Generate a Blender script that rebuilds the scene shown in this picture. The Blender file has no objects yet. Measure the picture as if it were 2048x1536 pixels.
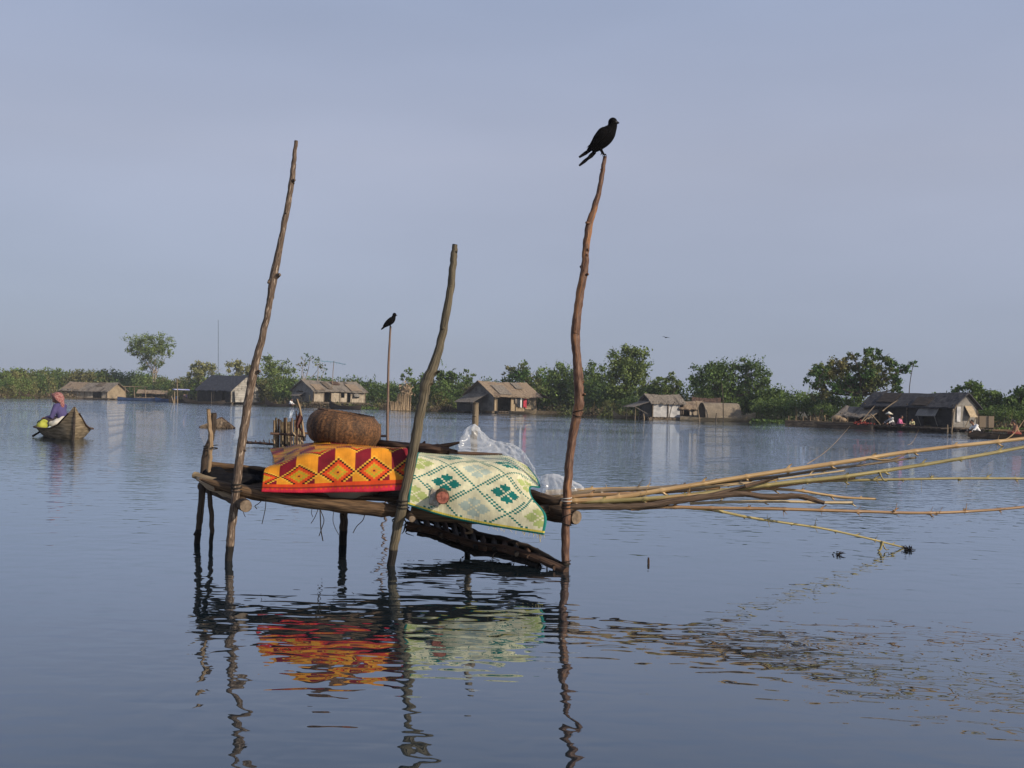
import bpy, bmesh, math, random
from mathutils import Vector, Matrix, noise
R = math.radians
SC = bpy.context.scene
COL = SC.collection
rnd = random.Random(7)

# ------------------------------------------------------------------ camera
F_PX, W_PX, H_PX = 2166.0, 2048.0, 1536.0
CAM_H = 1.1
PITCH = R(1.02)
ROLL = R(1.49)
CAM = Vector((0, 0, CAM_H))
FW = Vector((0, math.cos(PITCH), math.sin(PITCH)))
UP0 = Vector((0, -math.sin(PITCH), math.cos(PITCH)))
X0 = Vector((1, 0, 0))
RT = X0 * math.cos(ROLL) + UP0 * math.sin(ROLL)
UP = UP0 * math.cos(ROLL) - X0 * math.sin(ROLL)
cd = bpy.data.cameras.new('camera')
cam = bpy.data.objects.new('camera', cd)
COL.objects.link(cam)
cd.sensor_width = 36.0
cd.lens = 36.0 * F_PX / W_PX
cd.clip_start = 0.1
cd.clip_end = 5000
m = Matrix((RT, UP, -FW)).transposed().to_4x4()
m.translation = CAM
cam.matrix_world = m
SC.camera = cam

# ------------------------------------------------------------------ light
SUN_EL = R(27)
SUN_DIR = Vector((0.83, -0.56, 0)).normalized() * math.cos(SUN_EL) + Vector((0, 0, math.sin(SUN_EL)))
world = bpy.data.worlds.new('World')
SC.world = world
world.use_nodes = True
nt = world.node_tree
bg = nt.nodes['Background']
sky = nt.nodes.new('ShaderNodeTexSky')
sky.sky_type = 'NISHITA'
sky.sun_disc = False
sky.sun_elevation = SUN_EL
sky.sun_rotation = math.atan2(SUN_DIR.x, SUN_DIR.y)
sky.air_density = 1.0
sky.dust_density = 1.5
sky.ozone_density = 3.0
tcw = nt.nodes.new('ShaderNodeTexCoord')
sepw = nt.nodes.new('ShaderNodeSeparateXYZ')
nt.links.new(tcw.outputs['Generated'], sepw.inputs[0])
rampw = nt.nodes.new('ShaderNodeValToRGB')      # thin high overcast evening out the clear sky
rampw.color_ramp.elements[0].position = 0.0
rampw.color_ramp.elements[0].color = (3.15, 3.7, 5.1, 1)
rampw.color_ramp.elements[1].position = 1.0
rampw.color_ramp.elements[1].color = (2.2, 2.9, 4.6, 1)
for p_, c_ in ((0.10, (3.65, 4.0, 5.25, 1)), (0.22, (4.45, 4.7, 5.9, 1)), (0.38, (3.85, 4.5, 6.2, 1))):
    e = rampw.color_ramp.elements.new(p_)
    e.color = c_
nt.links.new(sepw.outputs['Z'], rampw.inputs[0])
nzw = nt.nodes.new('ShaderNodeTexNoise')
mpw = nt.nodes.new('ShaderNodeMapping')
mpw.inputs['Scale'].default_value = (1.4, 1.4, 5.0)
nt.links.new(tcw.outputs['Generated'], mpw.inputs[0])
nt.links.new(mpw.outputs[0], nzw.inputs['Vector'])
nzw.inputs['Scale'].default_value = 1.3
nzw.inputs['Detail'].default_value = 3.0
mrw = nt.nodes.new('ShaderNodeMapRange')
mrw.inputs[1].default_value = 0.3
mrw.inputs[2].default_value = 0.7
mrw.inputs[3].default_value = 0.91
mrw.inputs[4].default_value = 1.08
nt.links.new(nzw.outputs['Fac'], mrw.inputs[0])
mulw = nt.nodes.new('ShaderNodeMixRGB')
mulw.blend_type = 'MULTIPLY'
mulw.inputs[0].default_value = 1
nt.links.new(rampw.outputs[0], mulw.inputs[1])
nt.links.new(mrw.outputs[0], mulw.inputs[2])
mixw = nt.nodes.new('ShaderNodeMixRGB')
mixw.inputs[0].default_value = 0.8
nt.links.new(sky.outputs[0], mixw.inputs[1])
nt.links.new(mulw.outputs[0], mixw.inputs[2])
nt.links.new(mixw.outputs[0], bg.inputs[0])
bg.inputs[1].default_value = 0.1

sl = bpy.data.lights.new('sun', 'SUN')
sl.energy = 4.8
sl.angle = R(0.6)
sl.color = (1.0, 0.87, 0.70)
so = bpy.data.objects.new('sun', sl)
COL.objects.link(so)
so.rotation_euler = SUN_DIR.to_track_quat('Z', 'Y').to_euler()
so.location = SUN_DIR * 30
SC.view_settings.view_transform = 'Standard'
SC.view_settings.look = 'None'
SC.view_settings.exposure = 0.0
SC.view_settings.gamma = 1.0

# ------------------------------------------------------------------ pixel -> place helpers
def ray(x, y):
    return FW + RT * ((x - W_PX / 2) / F_PX) + UP * ((H_PX / 2 - y) / F_PX)
def P(x, y, D):                                   # point at world depth Y = D seen at pixel x, y
    r = ray(x, y)
    return CAM + r * (D / r.y)
def G(x, D, z=0.0):                               # point at height z, depth D in pixel column x
    y = 800.0
    for _ in range(8):
        p = P(x, y, D)
        y += (p.z - z) * F_PX / D
    return P(x, y, D)
def az(x):
    return math.atan((x - W_PX / 2) / F_PX)

# ------------------------------------------------------------------ mesh helpers
MW = {}
def tag(o, label=None, cat=None, group=None, kind=None):
    if label: o['label'] = label
    if cat: o['category'] = cat
    if group: o['group'] = group
    if kind: o['kind'] = kind
    return o
def empty(name, loc, rz=0.0, label=None, cat=None, group=None):
    o = bpy.data.objects.new(name, None)
    o.empty_display_size = 0.2
    COL.objects.link(o)
    o.location = loc
    o.rotation_euler = (0, 0, rz)
    MW[o.name] = Matrix.Translation(Vector(loc)) @ Matrix.Rotation(rz, 4, 'Z')
    return tag(o, label, cat, group)
def cr(pts, n):
    """Catmull-Rom through tuples, n samples per span"""
    out = []
    pts = [Vector(p) for p in pts]
    L = len(pts)
    for i in range(L - 1):
        p0 = pts[i - 1] if i else pts[0] * 2 - pts[1]
        p1, p2 = pts[i], pts[i + 1]
        p3 = pts[i + 2] if i + 2 < L else pts[-1] * 2 - pts[-2]
        for k in range(n):
            t = k / n
            out.append(0.5 * ((2 * p1) + (p2 - p0) * t + (2 * p0 - 5 * p1 + 4 * p2 - p3) * t * t + (3 * p1 - p0 - 3 * p2 + p3) * t ** 3))
    out.append(pts[-1].copy())
    return out
class MB:
    def __init__(self):
        self.v = []; self.f = []; self.uv = []; self.sm = []; self.fc = []
    def vert(self, p, uv=(0, 0)):
        self.v.append(Vector(p)); self.uv.append(uv)
        return len(self.v) - 1
    def face(self, idx, smooth=False, col=None):
        self.f.append(tuple(idx)); self.sm.append(smooth); self.fc.append(col)
    def quad(self, a, b, c, d, col=None):
        i = [self.vert(p, u) for p, u in zip((a, b, c, d), ((0, 0), (1, 0), (1, 1), (0, 1)))]
        self.face(i, False, col)
    def box(self, c, s, M=None):
        c = Vector(c); hx, hy, hz = s[0] / 2, s[1] / 2, s[2] / 2
        pts = [Vector((sx * hx, sy * hy, sz * hz)) for sz in (-1, 1) for sy in (-1, 1) for sx in (-1, 1)]
        if M is not None: pts = [M @ p for p in pts]
        b = len(self.v)
        for p in pts: self.vert(c + p)
        for f in ((0, 2, 3, 1), (4, 5, 7, 6), (0, 1, 5, 4), (2, 6, 7, 3), (0, 4, 6, 2), (1, 3, 7, 5)):
            self.face([b + i for i in f])
    def bar(self, a, b, w, h):
        """box from a to b, w wide horizontally, h thick"""
        a = Vector(a); b = Vector(b); d = (b - a)
        x = d.normalized(); z = Vector((0, 0, 1))
        if abs(x.z) > 0.95: z = Vector((0, 1, 0))
        y = z.cross(x).normalized(); z = x.cross(y)
        M = Matrix((x, y, z)).transposed()
        self.box((a + b) / 2, (d.length, w, h), M)
    def tube(self, pts, rad, seg=8, lump=0.0, seed=0, flat=1.0, up=None):
        pts = [Vector(p) for p in pts]; n = len(pts)
        if not hasattr(rad, '__len__'): rad = [rad] * n
        prev = None; length = 0.0; b0 = len(self.v)
        for i, p in enumerate(pts):
            if i: length += (p - pts[i - 1]).length
            d = (pts[min(i + 1, n - 1)] - pts[max(i - 1, 0)]).normalized()
            if prev is None:
                a = up if up is not None else (Vector((0, -1, 0)) if abs(d.y) < 0.8 else Vector((0, 0, 1)))
            else: a = prev
            a = (a - d * a.dot(d)).normalized(); prev = a
            c = d.cross(a)
            for k in range(seg + 1):
                th = 2 * math.pi * k / seg
                q = a * math.cos(th) * flat + c * math.sin(th)
                rr = rad[i]
                if lump:
                    kk = (k % seg) / seg * 6.283
                    rr *= 1 + lump * noise.noise(Vector((math.cos(kk) * 1.3, math.sin(kk) * 1.3 + seed * 7.1, length * 9 / max(0.2, 20 * rad[i]))))
                self.vert(p + q * rr, (k / seg, length))
        for i in range(n - 1):
            for k in range(seg):
                a = b0 + i * (seg + 1) + k
                self.face((a, a + 1, a + seg + 2, a + seg + 1), True)
        for i, rev in ((0, True), (n - 1, False)):
            b = b0 + i * (seg + 1)
            c = self.vert(pts[i], (0.5, 0.0))
            for k in range(seg):
                t = (b + k, b + k + 1, c)
                self.face(t[::-1] if not rev else t, False)
    def ball(self, c, r, nu=12, nv=8, M=None):
        c = Vector(c)
        if not hasattr(r, '__len__'): r = (r, r, r)
        b = len(self.v)
        for j in range(nv + 1):
            ph = math.pi * j / nv
            for i in range(nu):
                th = 2 * math.pi * i / nu
                p = Vector((r[0] * math.sin(ph) * math.cos(th), r[1] * math.sin(ph) * math.sin(th), r[2] * math.cos(ph)))
                if M is not None: p = M @ p
                self.vert(c + p, (i / nu, j / nv))
        for j in range(nv):
            for i in range(nu):
                i2 = (i + 1) % nu
                self.face((b + j * nu + i, b + (j + 1) * nu + i, b + (j + 1) * nu + i2, b + j * nu + i2), True)
    def grid(self, fn, nu, nv, smooth=True, colfn=None):
        b = len(self.v)
        for j in range(nv + 1):
            for i in range(nu + 1):
                self.vert(fn(i / nu, j / nv), (i / nu, j / nv))
        for j in range(nv):
            for i in range(nu):
                a = b + j * (nu + 1) + i
                self.face((a, a + 1, a + nu + 2, a + nu + 1), smooth, colfn(i, j) if colfn else None)
    def leaf(self, c, size, rr, up=0.4):
        n = Vector((rr.gauss(0, 1), rr.gauss(0, 1), rr.gauss(0, 1) + up)).normalized()
        a = n.orthogonal().normalized()
        a.rotate(Matrix.Rotation(rr.uniform(0, 6.28), 3, n))
        b = n.cross(a)
        s = size * rr.uniform(0.6, 1.35); w = s * rr.uniform(0.4, 0.7)
        c = Vector(c)
        i = [self.vert(c - a * s * .5), self.vert(c + b * w * .5 - n * s * .06), self.vert(c + a * s * .5), self.vert(c - b * w * .5 - n * s * .06)]
        self.face(i, False)
    def build(self, name, mat, parent=None, world=False, origin=None, solid=None, recalc=False):
        me = bpy.data.meshes.new(name)
        vs = self.v
        if parent is not None and world:
            inv = MW[parent.name].inverted()
            vs = [inv @ p for p in vs]
        elif parent is None and origin is not None:
            o_ = Vector(origin)
            vs = [p - o_ for p in vs]
        me.from_pydata([tuple(p) for p in vs], [], self.f)
        me.polygons.foreach_set('use_smooth', self.sm)
        ul = me.uv_layers.new(name='UVMap')
        flat = []
        for l in me.loops: flat.extend(self.uv[l.vertex_index])
        ul.data.foreach_set('uv', flat)
        if any(c is not None for c in self.fc):
            ca = me.color_attributes.new('weave', 'FLOAT_COLOR', 'CORNER')
            buf = []
            for p in me.polygons:
                c = self.fc[p.index] or (0.5, 0.5, 0.5)
                for _ in range(p.loop_total): buf.extend((c[0], c[1], c[2], 1.0))
            ca.data.foreach_set('color', buf)
        if recalc:
            bm = bmesh.new(); bm.from_mesh(me)
            bmesh.ops.recalc_face_normals(bm, faces=bm.faces[:])
            bm.to_mesh(me); bm.free()
        me.materials.append(mat)
        o = bpy.data.objects.new(name, me)
        COL.objects.link(o)
        if parent is not None:
            o.parent = parent
            MW[o.name] = MW[parent.name].copy()
        else:
            if origin is not None: o.location = origin
            MW[o.name] = Matrix.Translation(Vector(origin) if origin is not None else Vector((0, 0, 0)))
        if solid:
            md = o.modifiers.new('thick', 'SOLIDIFY'); md.thickness = solid; md.offset = 0
        return o
def fuse(o, vox, smooth=4):
    md = o.modifiers.new('fuse', 'REMESH'); md.mode = 'VOXEL'; md.voxel_size = vox; md.use_smooth_shade = True
    if smooth:
        s = o.modifiers.new('soft', 'SMOOTH'); s.factor = 0.5; s.iterations = smooth
    return o

# ------------------------------------------------------------------ materials
MATS = {}
def mat(name, c1, c2=None, scale=3.0, stretch=(1, 1, 1), rough=0.85, bump=0.0, bscale=None, coord='Object', detail=5.0,
        lo=0.35, hi=0.65, c3=None, s3=1.0, t3=(0.55, 0.7), spec=0.3, island=0.0, trans=0.0, wet=None, uvscale=None):
    if name in MATS: return MATS[name]
    mt = bpy.data.materials.new(name); mt.use_nodes = True
    n = mt.node_tree.nodes; L = mt.node_tree.links
    bs = n['Principled BSDF']
    bs.inputs['Roughness'].default_value = rough
    bs.inputs['Specular IOR Level'].default_value = spec
    tc = n.new('ShaderNodeTexCoord')
    mp = n.new('ShaderNodeMapping'); mp.inputs['Scale'].default_value = stretch
    L.new(tc.outputs[coord], mp.inputs[0])
    nz = n.new('ShaderNodeTexNoise'); nz.inputs['Scale'].default_value = scale; nz.inputs['Detail'].default_value = detail
    L.new(mp.outputs[0], nz.inputs['Vector'])
    rp = n.new('ShaderNodeValToRGB')
    rp.color_ramp.elements[0].position = lo; rp.color_ramp.elements[0].color = (*c1, 1)
    rp.color_ramp.elements[1].position = hi; rp.color_ramp.elements[1].color = (*(c2 or c1), 1)
    L.new(nz.outputs['Fac'], rp.inputs[0])
    out = rp.outputs[0]
    if c3:
        n3 = n.new('ShaderNodeTexNoise'); n3.inputs['Scale'].default_value = s3; n3.inputs['Detail'].default_value = 4
        mp3 = n.new('ShaderNodeMapping'); mp3.inputs['Location'].default_value = (7.3, 1.7, 4.1)
        mp3.inputs['Scale'].default_value = stretch
        L.new(tc.outputs[coord], mp3.inputs[0]); L.new(mp3.outputs[0], n3.inputs['Vector'])
        r3 = n.new('ShaderNodeMapRange'); r3.inputs[1].default_value = t3[0]; r3.inputs[2].default_value = t3[1]
        L.new(n3.outputs['Fac'], r3.inputs[0])
        mx = n.new('ShaderNodeMixRGB'); mx.inputs[2].default_value = (*c3, 1)
        L.new(r3.outputs[0], mx.inputs[0]); L.new(out, mx.inputs[1]); out = mx.outputs[0]
    if island:
        ge = n.new('ShaderNodeNewGeometry')
        mr = n.new('ShaderNodeMapRange'); mr.inputs[3].default_value = 1 - island; mr.inputs[4].default_value = 1 + island
        L.new(ge.outputs['Random Per Island'], mr.inputs[0])
        mx = n.new('ShaderNodeMixRGB'); mx.blend_type = 'MULTIPLY'; mx.inputs[0].default_value = 1
        L.new(out, mx.inputs[1]); L.new(mr.outputs[0], mx.inputs[2]); out = mx.outputs[0]
    if wet is not None:                             # dark water-line stain up to a height
        sp = n.new('ShaderNodeSeparateXYZ'); L.new(tc.outputs['Object'], sp.inputs[0])
        mr = n.new('ShaderNodeMapRange'); mr.inputs[1].default_value = wet; mr.inputs[2].default_value = wet + 0.012
        mr.inputs[3].default_value = 1.0; mr.inputs[4].default_value = 0.0
        L.new(sp.outputs['Z'], mr.inputs[0])
        mx = n.new('ShaderNodeMixRGB'); mx.inputs[2].default_value = (0.012, 0.010, 0.009, 1)
        L.new(mr.outputs[0], mx.inputs[0]); L.new(out, mx.inputs[1]); out = mx.outputs[0]
    L.new(out, bs.inputs['Base Color'])
    if bump:
        bz = nz
        if bscale:
            bz = n.new('ShaderNodeTexNoise'); bz.inputs['Scale'].default_value = bscale; bz.inputs['Detail'].default_value = 4
            L.new(mp.outputs[0], bz.inputs['Vector'])
        bp = n.new('ShaderNodeBump'); bp.inputs['Strength'].default_value = 1.0; bp.inputs['Distance'].default_value = bump
        L.new(bz.outputs['Fac'], bp.inputs['Height']); L.new(bp.outputs[0], bs.inputs['Normal'])
    if trans:
        tr = n.new('ShaderNodeBsdfTranslucent'); L.new(out, tr.inputs[0])
        ms = n.new('ShaderNodeMixShader'); ms.inputs[0].default_value = trans
        L.new(bs.outputs[0], ms.inputs[1]); L.new(tr.outputs[0], ms.inputs[2])
        L.new(ms.outputs[0], n['Material Output'].inputs[0])
    MATS[name] = mt
    return mt
def weave_mat(name, c1, c2, cm, bw=0.16, rh=0.08, rough=0.9, coord='Object', rot=(R(90), 0, 0), stain=(0.06, 0.055, 0.05)):
    """woven palm panel: brick-like strips in two tones"""
    if name in MATS: return MATS[name]
    mt = bpy.data.materials.new(name); mt.use_nodes = True
    n = mt.node_tree.nodes; L = mt.node_tree.links; bs = n['Principled BSDF']
    bs.inputs['Roughness'].default_value = rough
    bs.inputs['Specular IOR Level'].default_value = 0.2
    tc = n.new('ShaderNodeTexCoord')
    sp = n.new('ShaderNodeSeparateXYZ'); L.new(tc.outputs['Object'], sp.inputs[0])
    ad = n.new('ShaderNodeMath'); ad.operation = 'ADD'; L.new(sp.outputs['X'], ad.inputs[0]); L.new(sp.outputs['Y'], ad.inputs[1])
    cb = n.new('ShaderNodeCombineXYZ'); L.new(ad.outputs[0], cb.inputs[0]); L.new(sp.outputs['Z'], cb.inputs[1])
    br = n.new('ShaderNodeTexBrick'); L.new(cb.outputs[0], br.inputs['Vector'])
    br.inputs['Color1'].default_value = (*c1, 1); br.inputs['Color2'].default_value = (*c2, 1); br.inputs['Mortar'].default_value = (*[a_ * .45 + b_ * .55 for a_, b_ in zip(c2, cm)], 1)
    br.inputs['Scale'].default_value = 1.0; br.inputs['Brick Width'].default_value = bw; br.inputs['Row Height'].default_value = rh
    br.inputs['Mortar Size'].default_value = 0.012; br.inputs['Bias'].default_value = 0.0
    nz = n.new('ShaderNodeTexNoise'); nz.inputs['Scale'].default_value = 1.6; nz.inputs['Detail'].default_value = 6
    L.new(tc.outputs['Object'], nz.inputs['Vector'])
    mr = n.new('ShaderNodeMapRange'); mr.inputs[1].default_value = 0.48; mr.inputs[2].default_value = 0.72; mr.inputs[4].default_value = 0.75
    L.new(nz.outputs['Fac'], mr.inputs[0])
    mx = n.new('ShaderNodeMixRGB'); mx.inputs[2].default_value = (*stain, 1)
    L.new(mr.outputs[0], mx.inputs[0]); L.new(br.outputs['Color'], mx.inputs[1])
    L.new(mx.outputs[0], bs.inputs['Base Color'])
    bp = n.new('ShaderNodeBump'); bp.inputs['Distance'].default_value = 0.02; L.new(br.outputs['Fac'], bp.inputs['Height']); bp.invert = True
    L.new(bp.outputs[0], bs.inputs['Normal'])
    MATS[name] = mt
    return mt

M_postA = mat('grey_brown_bark', (0.045, 0.030, 0.021), (0.15, 0.105, 0.075), 3.0, (7, 6.5, 1), 0.75, 0.004, coord='UV', wet=0.09, c3=(0.30, 0.235, 0.18), s3=2.2, t3=(0.57, 0.64))
M_postB = mat('grooved_grey_bark', (0.038, 0.031, 0.02), (0.155, 0.128, 0.085), 2.0, (14, 2.2, 1), 0.8, 0.006, coord='UV', wet=0.10, c3=(0.03, 0.026, 0.018), s3=1.5, t3=(0.60, 0.66))
M_postC = mat('red_brown_bark', (0.055, 0.026, 0.017), (0.165, 0.088, 0.055), 2.4, (6, 6.5, 1), 0.6, 0.004, coord='UV', wet=0.05, c3=(0.25, 0.118, 0.052), s3=0.45, t3=(0.54, 0.60))
M_postD = mat('shaded_wet_bark', (0.020, 0.015, 0.012), (0.075, 0.052, 0.036), 3.0, (8, 2, 1), 0.75, 0.004, coord='UV', wet=0.10)  # dark tone carries the shade under the deck, plus a wet waterline band
M_postE = mat('tan_stick_bark', (0.15, 0.10, 0.06), (0.34, 0.24, 0.14), 3.0, (8, 2, 1), 0.75, 0.003, coord='UV', wet=0.10)
M_beam = mat('weathered_beam', (0.05, 0.03, 0.016), (0.165, 0.10, 0.052), 2.5, (8, 3.2, 1), 0.85, 0.006, coord='UV', c3=(0.05, 0.03, 0.02), s3=1.5)
M_log = mat('log_bark', (0.04, 0.025, 0.015), (0.125, 0.08, 0.047), 3.0, (6, 2, 1), 0.9, 0.008, coord='UV')
M_cut = mat('cut_wood', (0.09, 0.066, 0.045), (0.20, 0.15, 0.105), 30, rough=0.85, bump=0.002)
M_redcut = mat('red_cut_wood', (0.13, 0.035, 0.025), (0.36, 0.13, 0.09), 45, rough=0.8, bump=0.002)
M_pale = mat('pale_split_wood', (0.24, 0.165, 0.10), (0.46, 0.35, 0.23), 4, (6, 1, 1), 0.85, 0.004, coord='UV')
M_drift = mat('dark_driftwood', (0.035, 0.020, 0.015), (0.12, 0.07, 0.045), 3, (6, 1.6, 1), 0.85, 0.010, coord='UV')
M_net = mat('black_net', (0.007, 0.007, 0.009), (0.012, 0.0115, 0.012), 20, rough=0.95, spec=0.05)
M_rope = mat('dark_rope', (0.012, 0.010, 0.009), (0.03, 0.025, 0.02), 40, rough=0.9)
M_crow = mat('crow_feathers', (0.0015, 0.0015, 0.0018), (0.004, 0.0038, 0.0045), 60, (1, 1, 3), 0.85, 0.004, spec=0.08)
M_beak = mat('crow_beak', (0.012, 0.012, 0.013), (0.02, 0.02, 0.02), 30, rough=0.4)
M_skin = mat('brown_skin', (0.22, 0.105, 0.06), (0.27, 0.135, 0.08), 8, rough=0.6)
M_hair = mat('black_hair', (0.008, 0.007, 0.007), (0.015, 0.013, 0.012), 30, rough=0.6)
M_char = mat('tarred_wood', (0.018, 0.014, 0.012), (0.05, 0.038, 0.03), 3, (1, 1, 6), 0.9, 0.01)
M_greyw = mat('grey_boat_wood', (0.10, 0.075, 0.045), (0.26, 0.20, 0.125), 3, (1.2, 1.2, 8), 0.85, 0.01)
M_straw = mat('dry_straw', (0.16, 0.11, 0.065), (0.34, 0.255, 0.16), 6, (6, 6, 0.8), 0.95, 0.03)
M_dthatch = mat('grey_thatch', (0.105, 0.088, 0.072), (0.24, 0.205, 0.165), 4, (4, 1, 1), 0.95, 0.03, c3=(0.06, 0.05, 0.042), s3=0.6)
M_bthatch = mat('brown_thatch', (0.145, 0.105, 0.072), (0.29, 0.22, 0.15), 4, (4, 1, 1), 0.95, 0.03, c3=(0.10, 0.07, 0.05), s3=0.5)
M_droof = mat('dark_tar_roof', (0.018, 0.018, 0.022), (0.05, 0.048, 0.052), 3, (3, 1, 1), 0.85, 0.02, c3=(0.085, 0.08, 0.078), s3=0.8, t3=(0.56, 0.75))
M_blueroof = mat('blue_black_roof', (0.014, 0.016, 0.024), (0.04, 0.044, 0.058), 3, (3, 1, 1), 0.8, 0.02)
M_raft = mat('raft_wood', (0.05, 0.038, 0.028), (0.15, 0.115, 0.08), 3, (1, 1, 4), 0.9, 0.02)
M_dwall = mat('dark_board', (0.020, 0.019, 0.022), (0.06, 0.055, 0.055), 3, (1, 1, 5), 0.9, 0.02)
M_pole = mat('thin_pole', (0.16, 0.115, 0.07), (0.3, 0.225, 0.14), 3, (4, 2, 1), 0.85, coord='UV')
M_dpole = mat('dark_thin_pole', (0.03, 0.024, 0.02), (0.09, 0.07, 0.05), 3, (4, 2, 1), 0.85, coord='UV')
M_tarp = mat('white_tarp', (0.26, 0.26, 0.265), (0.46, 0.45, 0.44), 2.0, rough=0.6, bump=0.05)
M_blue = mat('blue_paint', (0.012, 0.03, 0.085), (0.03, 0.065, 0.16), 3, rough=0.6)
M_metal = mat('aerial_metal', (0.10, 0.14, 0.18), (0.16, 0.2, 0.25), 3, rough=0.5)
W_tan = weave_mat('tan_woven_wall', (0.50, 0.40, 0.27), (0.40, 0.31, 0.20), (0.17, 0.12, 0.08), stain=(0.22, 0.17, 0.11))
W_grey = weave_mat('grey_woven_wall', (0.27, 0.25, 0.225), (0.215, 0.20, 0.18), (0.07, 0.065, 0.06))
W_worn = weave_mat('worn_board_wall', (0.42, 0.36, 0.28), (0.32, 0.265, 0.20), (0.10, 0.08, 0.065), bw=0.22, rh=1.6, stain=(0.13, 0.105, 0.08))
W_slat = weave_mat('silver_slat_wall', (0.40, 0.375, 0.335), (0.27, 0.25, 0.22), (0.04, 0.037, 0.033), bw=3.0, rh=0.3)
W_dark = weave_mat('dark_woven_wall', (0.022, 0.021, 0.023), (0.032, 0.03, 0.031), (0.01, 0.01, 0.01))  # near-black weave; on shaded house fronts the shade is put into it
def bamboo_mat(name, a, b):
    return mat(name, a, b, 1.6, (3, 1.6, 1), 0.42, 0.001, coord='UV', spec=0.5, c3=tuple(x * 0.45 for x in a), s3=2.2, t3=(0.6, 0.72))
B_tan = bamboo_mat('tan_bamboo', (0.33, 0.20, 0.085), (0.48, 0.34, 0.17))
B_pale = bamboo_mat('pale_bamboo', (0.42, 0.30, 0.16), (0.58, 0.47, 0.29))
B_green = bamboo_mat('green_bamboo', (0.20, 0.165, 0.06), (0.36, 0.29, 0.125))
B_red = bamboo_mat('reddish_bamboo', (0.22, 0.125, 0.06), (0.36, 0.225, 0.11))
B_dull = bamboo_mat('dull_bamboo', (0.14, 0.105, 0.07), (0.25, 0.19, 0.12))
L_dark = mat('dark_leaves', (0.043, 0.082, 0.020), (0.110, 0.170, 0.042), 0.9, rough=0.6, island=0.45, trans=0.22, spec=0.25)
L_mid = mat('green_leaves', (0.067, 0.115, 0.026), (0.156, 0.223, 0.054), 0.8, rough=0.6, island=0.45, trans=0.25, spec=0.25)
L_olive = mat('olive_leaves', (0.074, 0.118, 0.026), (0.180, 0.228, 0.062), 0.8, rough=0.65, island=0.45, trans=0.25, spec=0.25)
L_pale = mat('pale_leaves', (0.16, 0.175, 0.065), (0.30, 0.29, 0.13), 0.8, rough=0.65, island=0.4, trans=0.25, spec=0.25)
L_rust = mat('rusty_leaves', (0.102, 0.114, 0.031), (0.198, 0.174, 0.066), 0.7, rough=0.65, island=0.45, trans=0.2, c3=(0.045, 0.10, 0.018), s3=0.35, t3=(0.42, 0.55))
L_dry = mat('dry_undergrowth', (0.060, 0.042, 0.025), (0.145, 0.105, 0.055), 0.5, rough=0.8, island=0.5, c3=(0.07, 0.085, 0.022), s3=0.25, t3=(0.5, 0.6))
L_weed = mat('water_weed', (0.06, 0.11, 0.02), (0.14, 0.2, 0.04), 2, rough=0.6, island=0.4, trans=0.2)
M_trunk = mat('tree_bark', (0.05, 0.038, 0.028), (0.14, 0.11, 0.08), 4, (4, 4, 1), 0.9)
M_ptrunk = mat('pale_tree_bark', (0.2, 0.16, 0.125), (0.36, 0.3, 0.24), 4, (4, 4, 1), 0.9)

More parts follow.
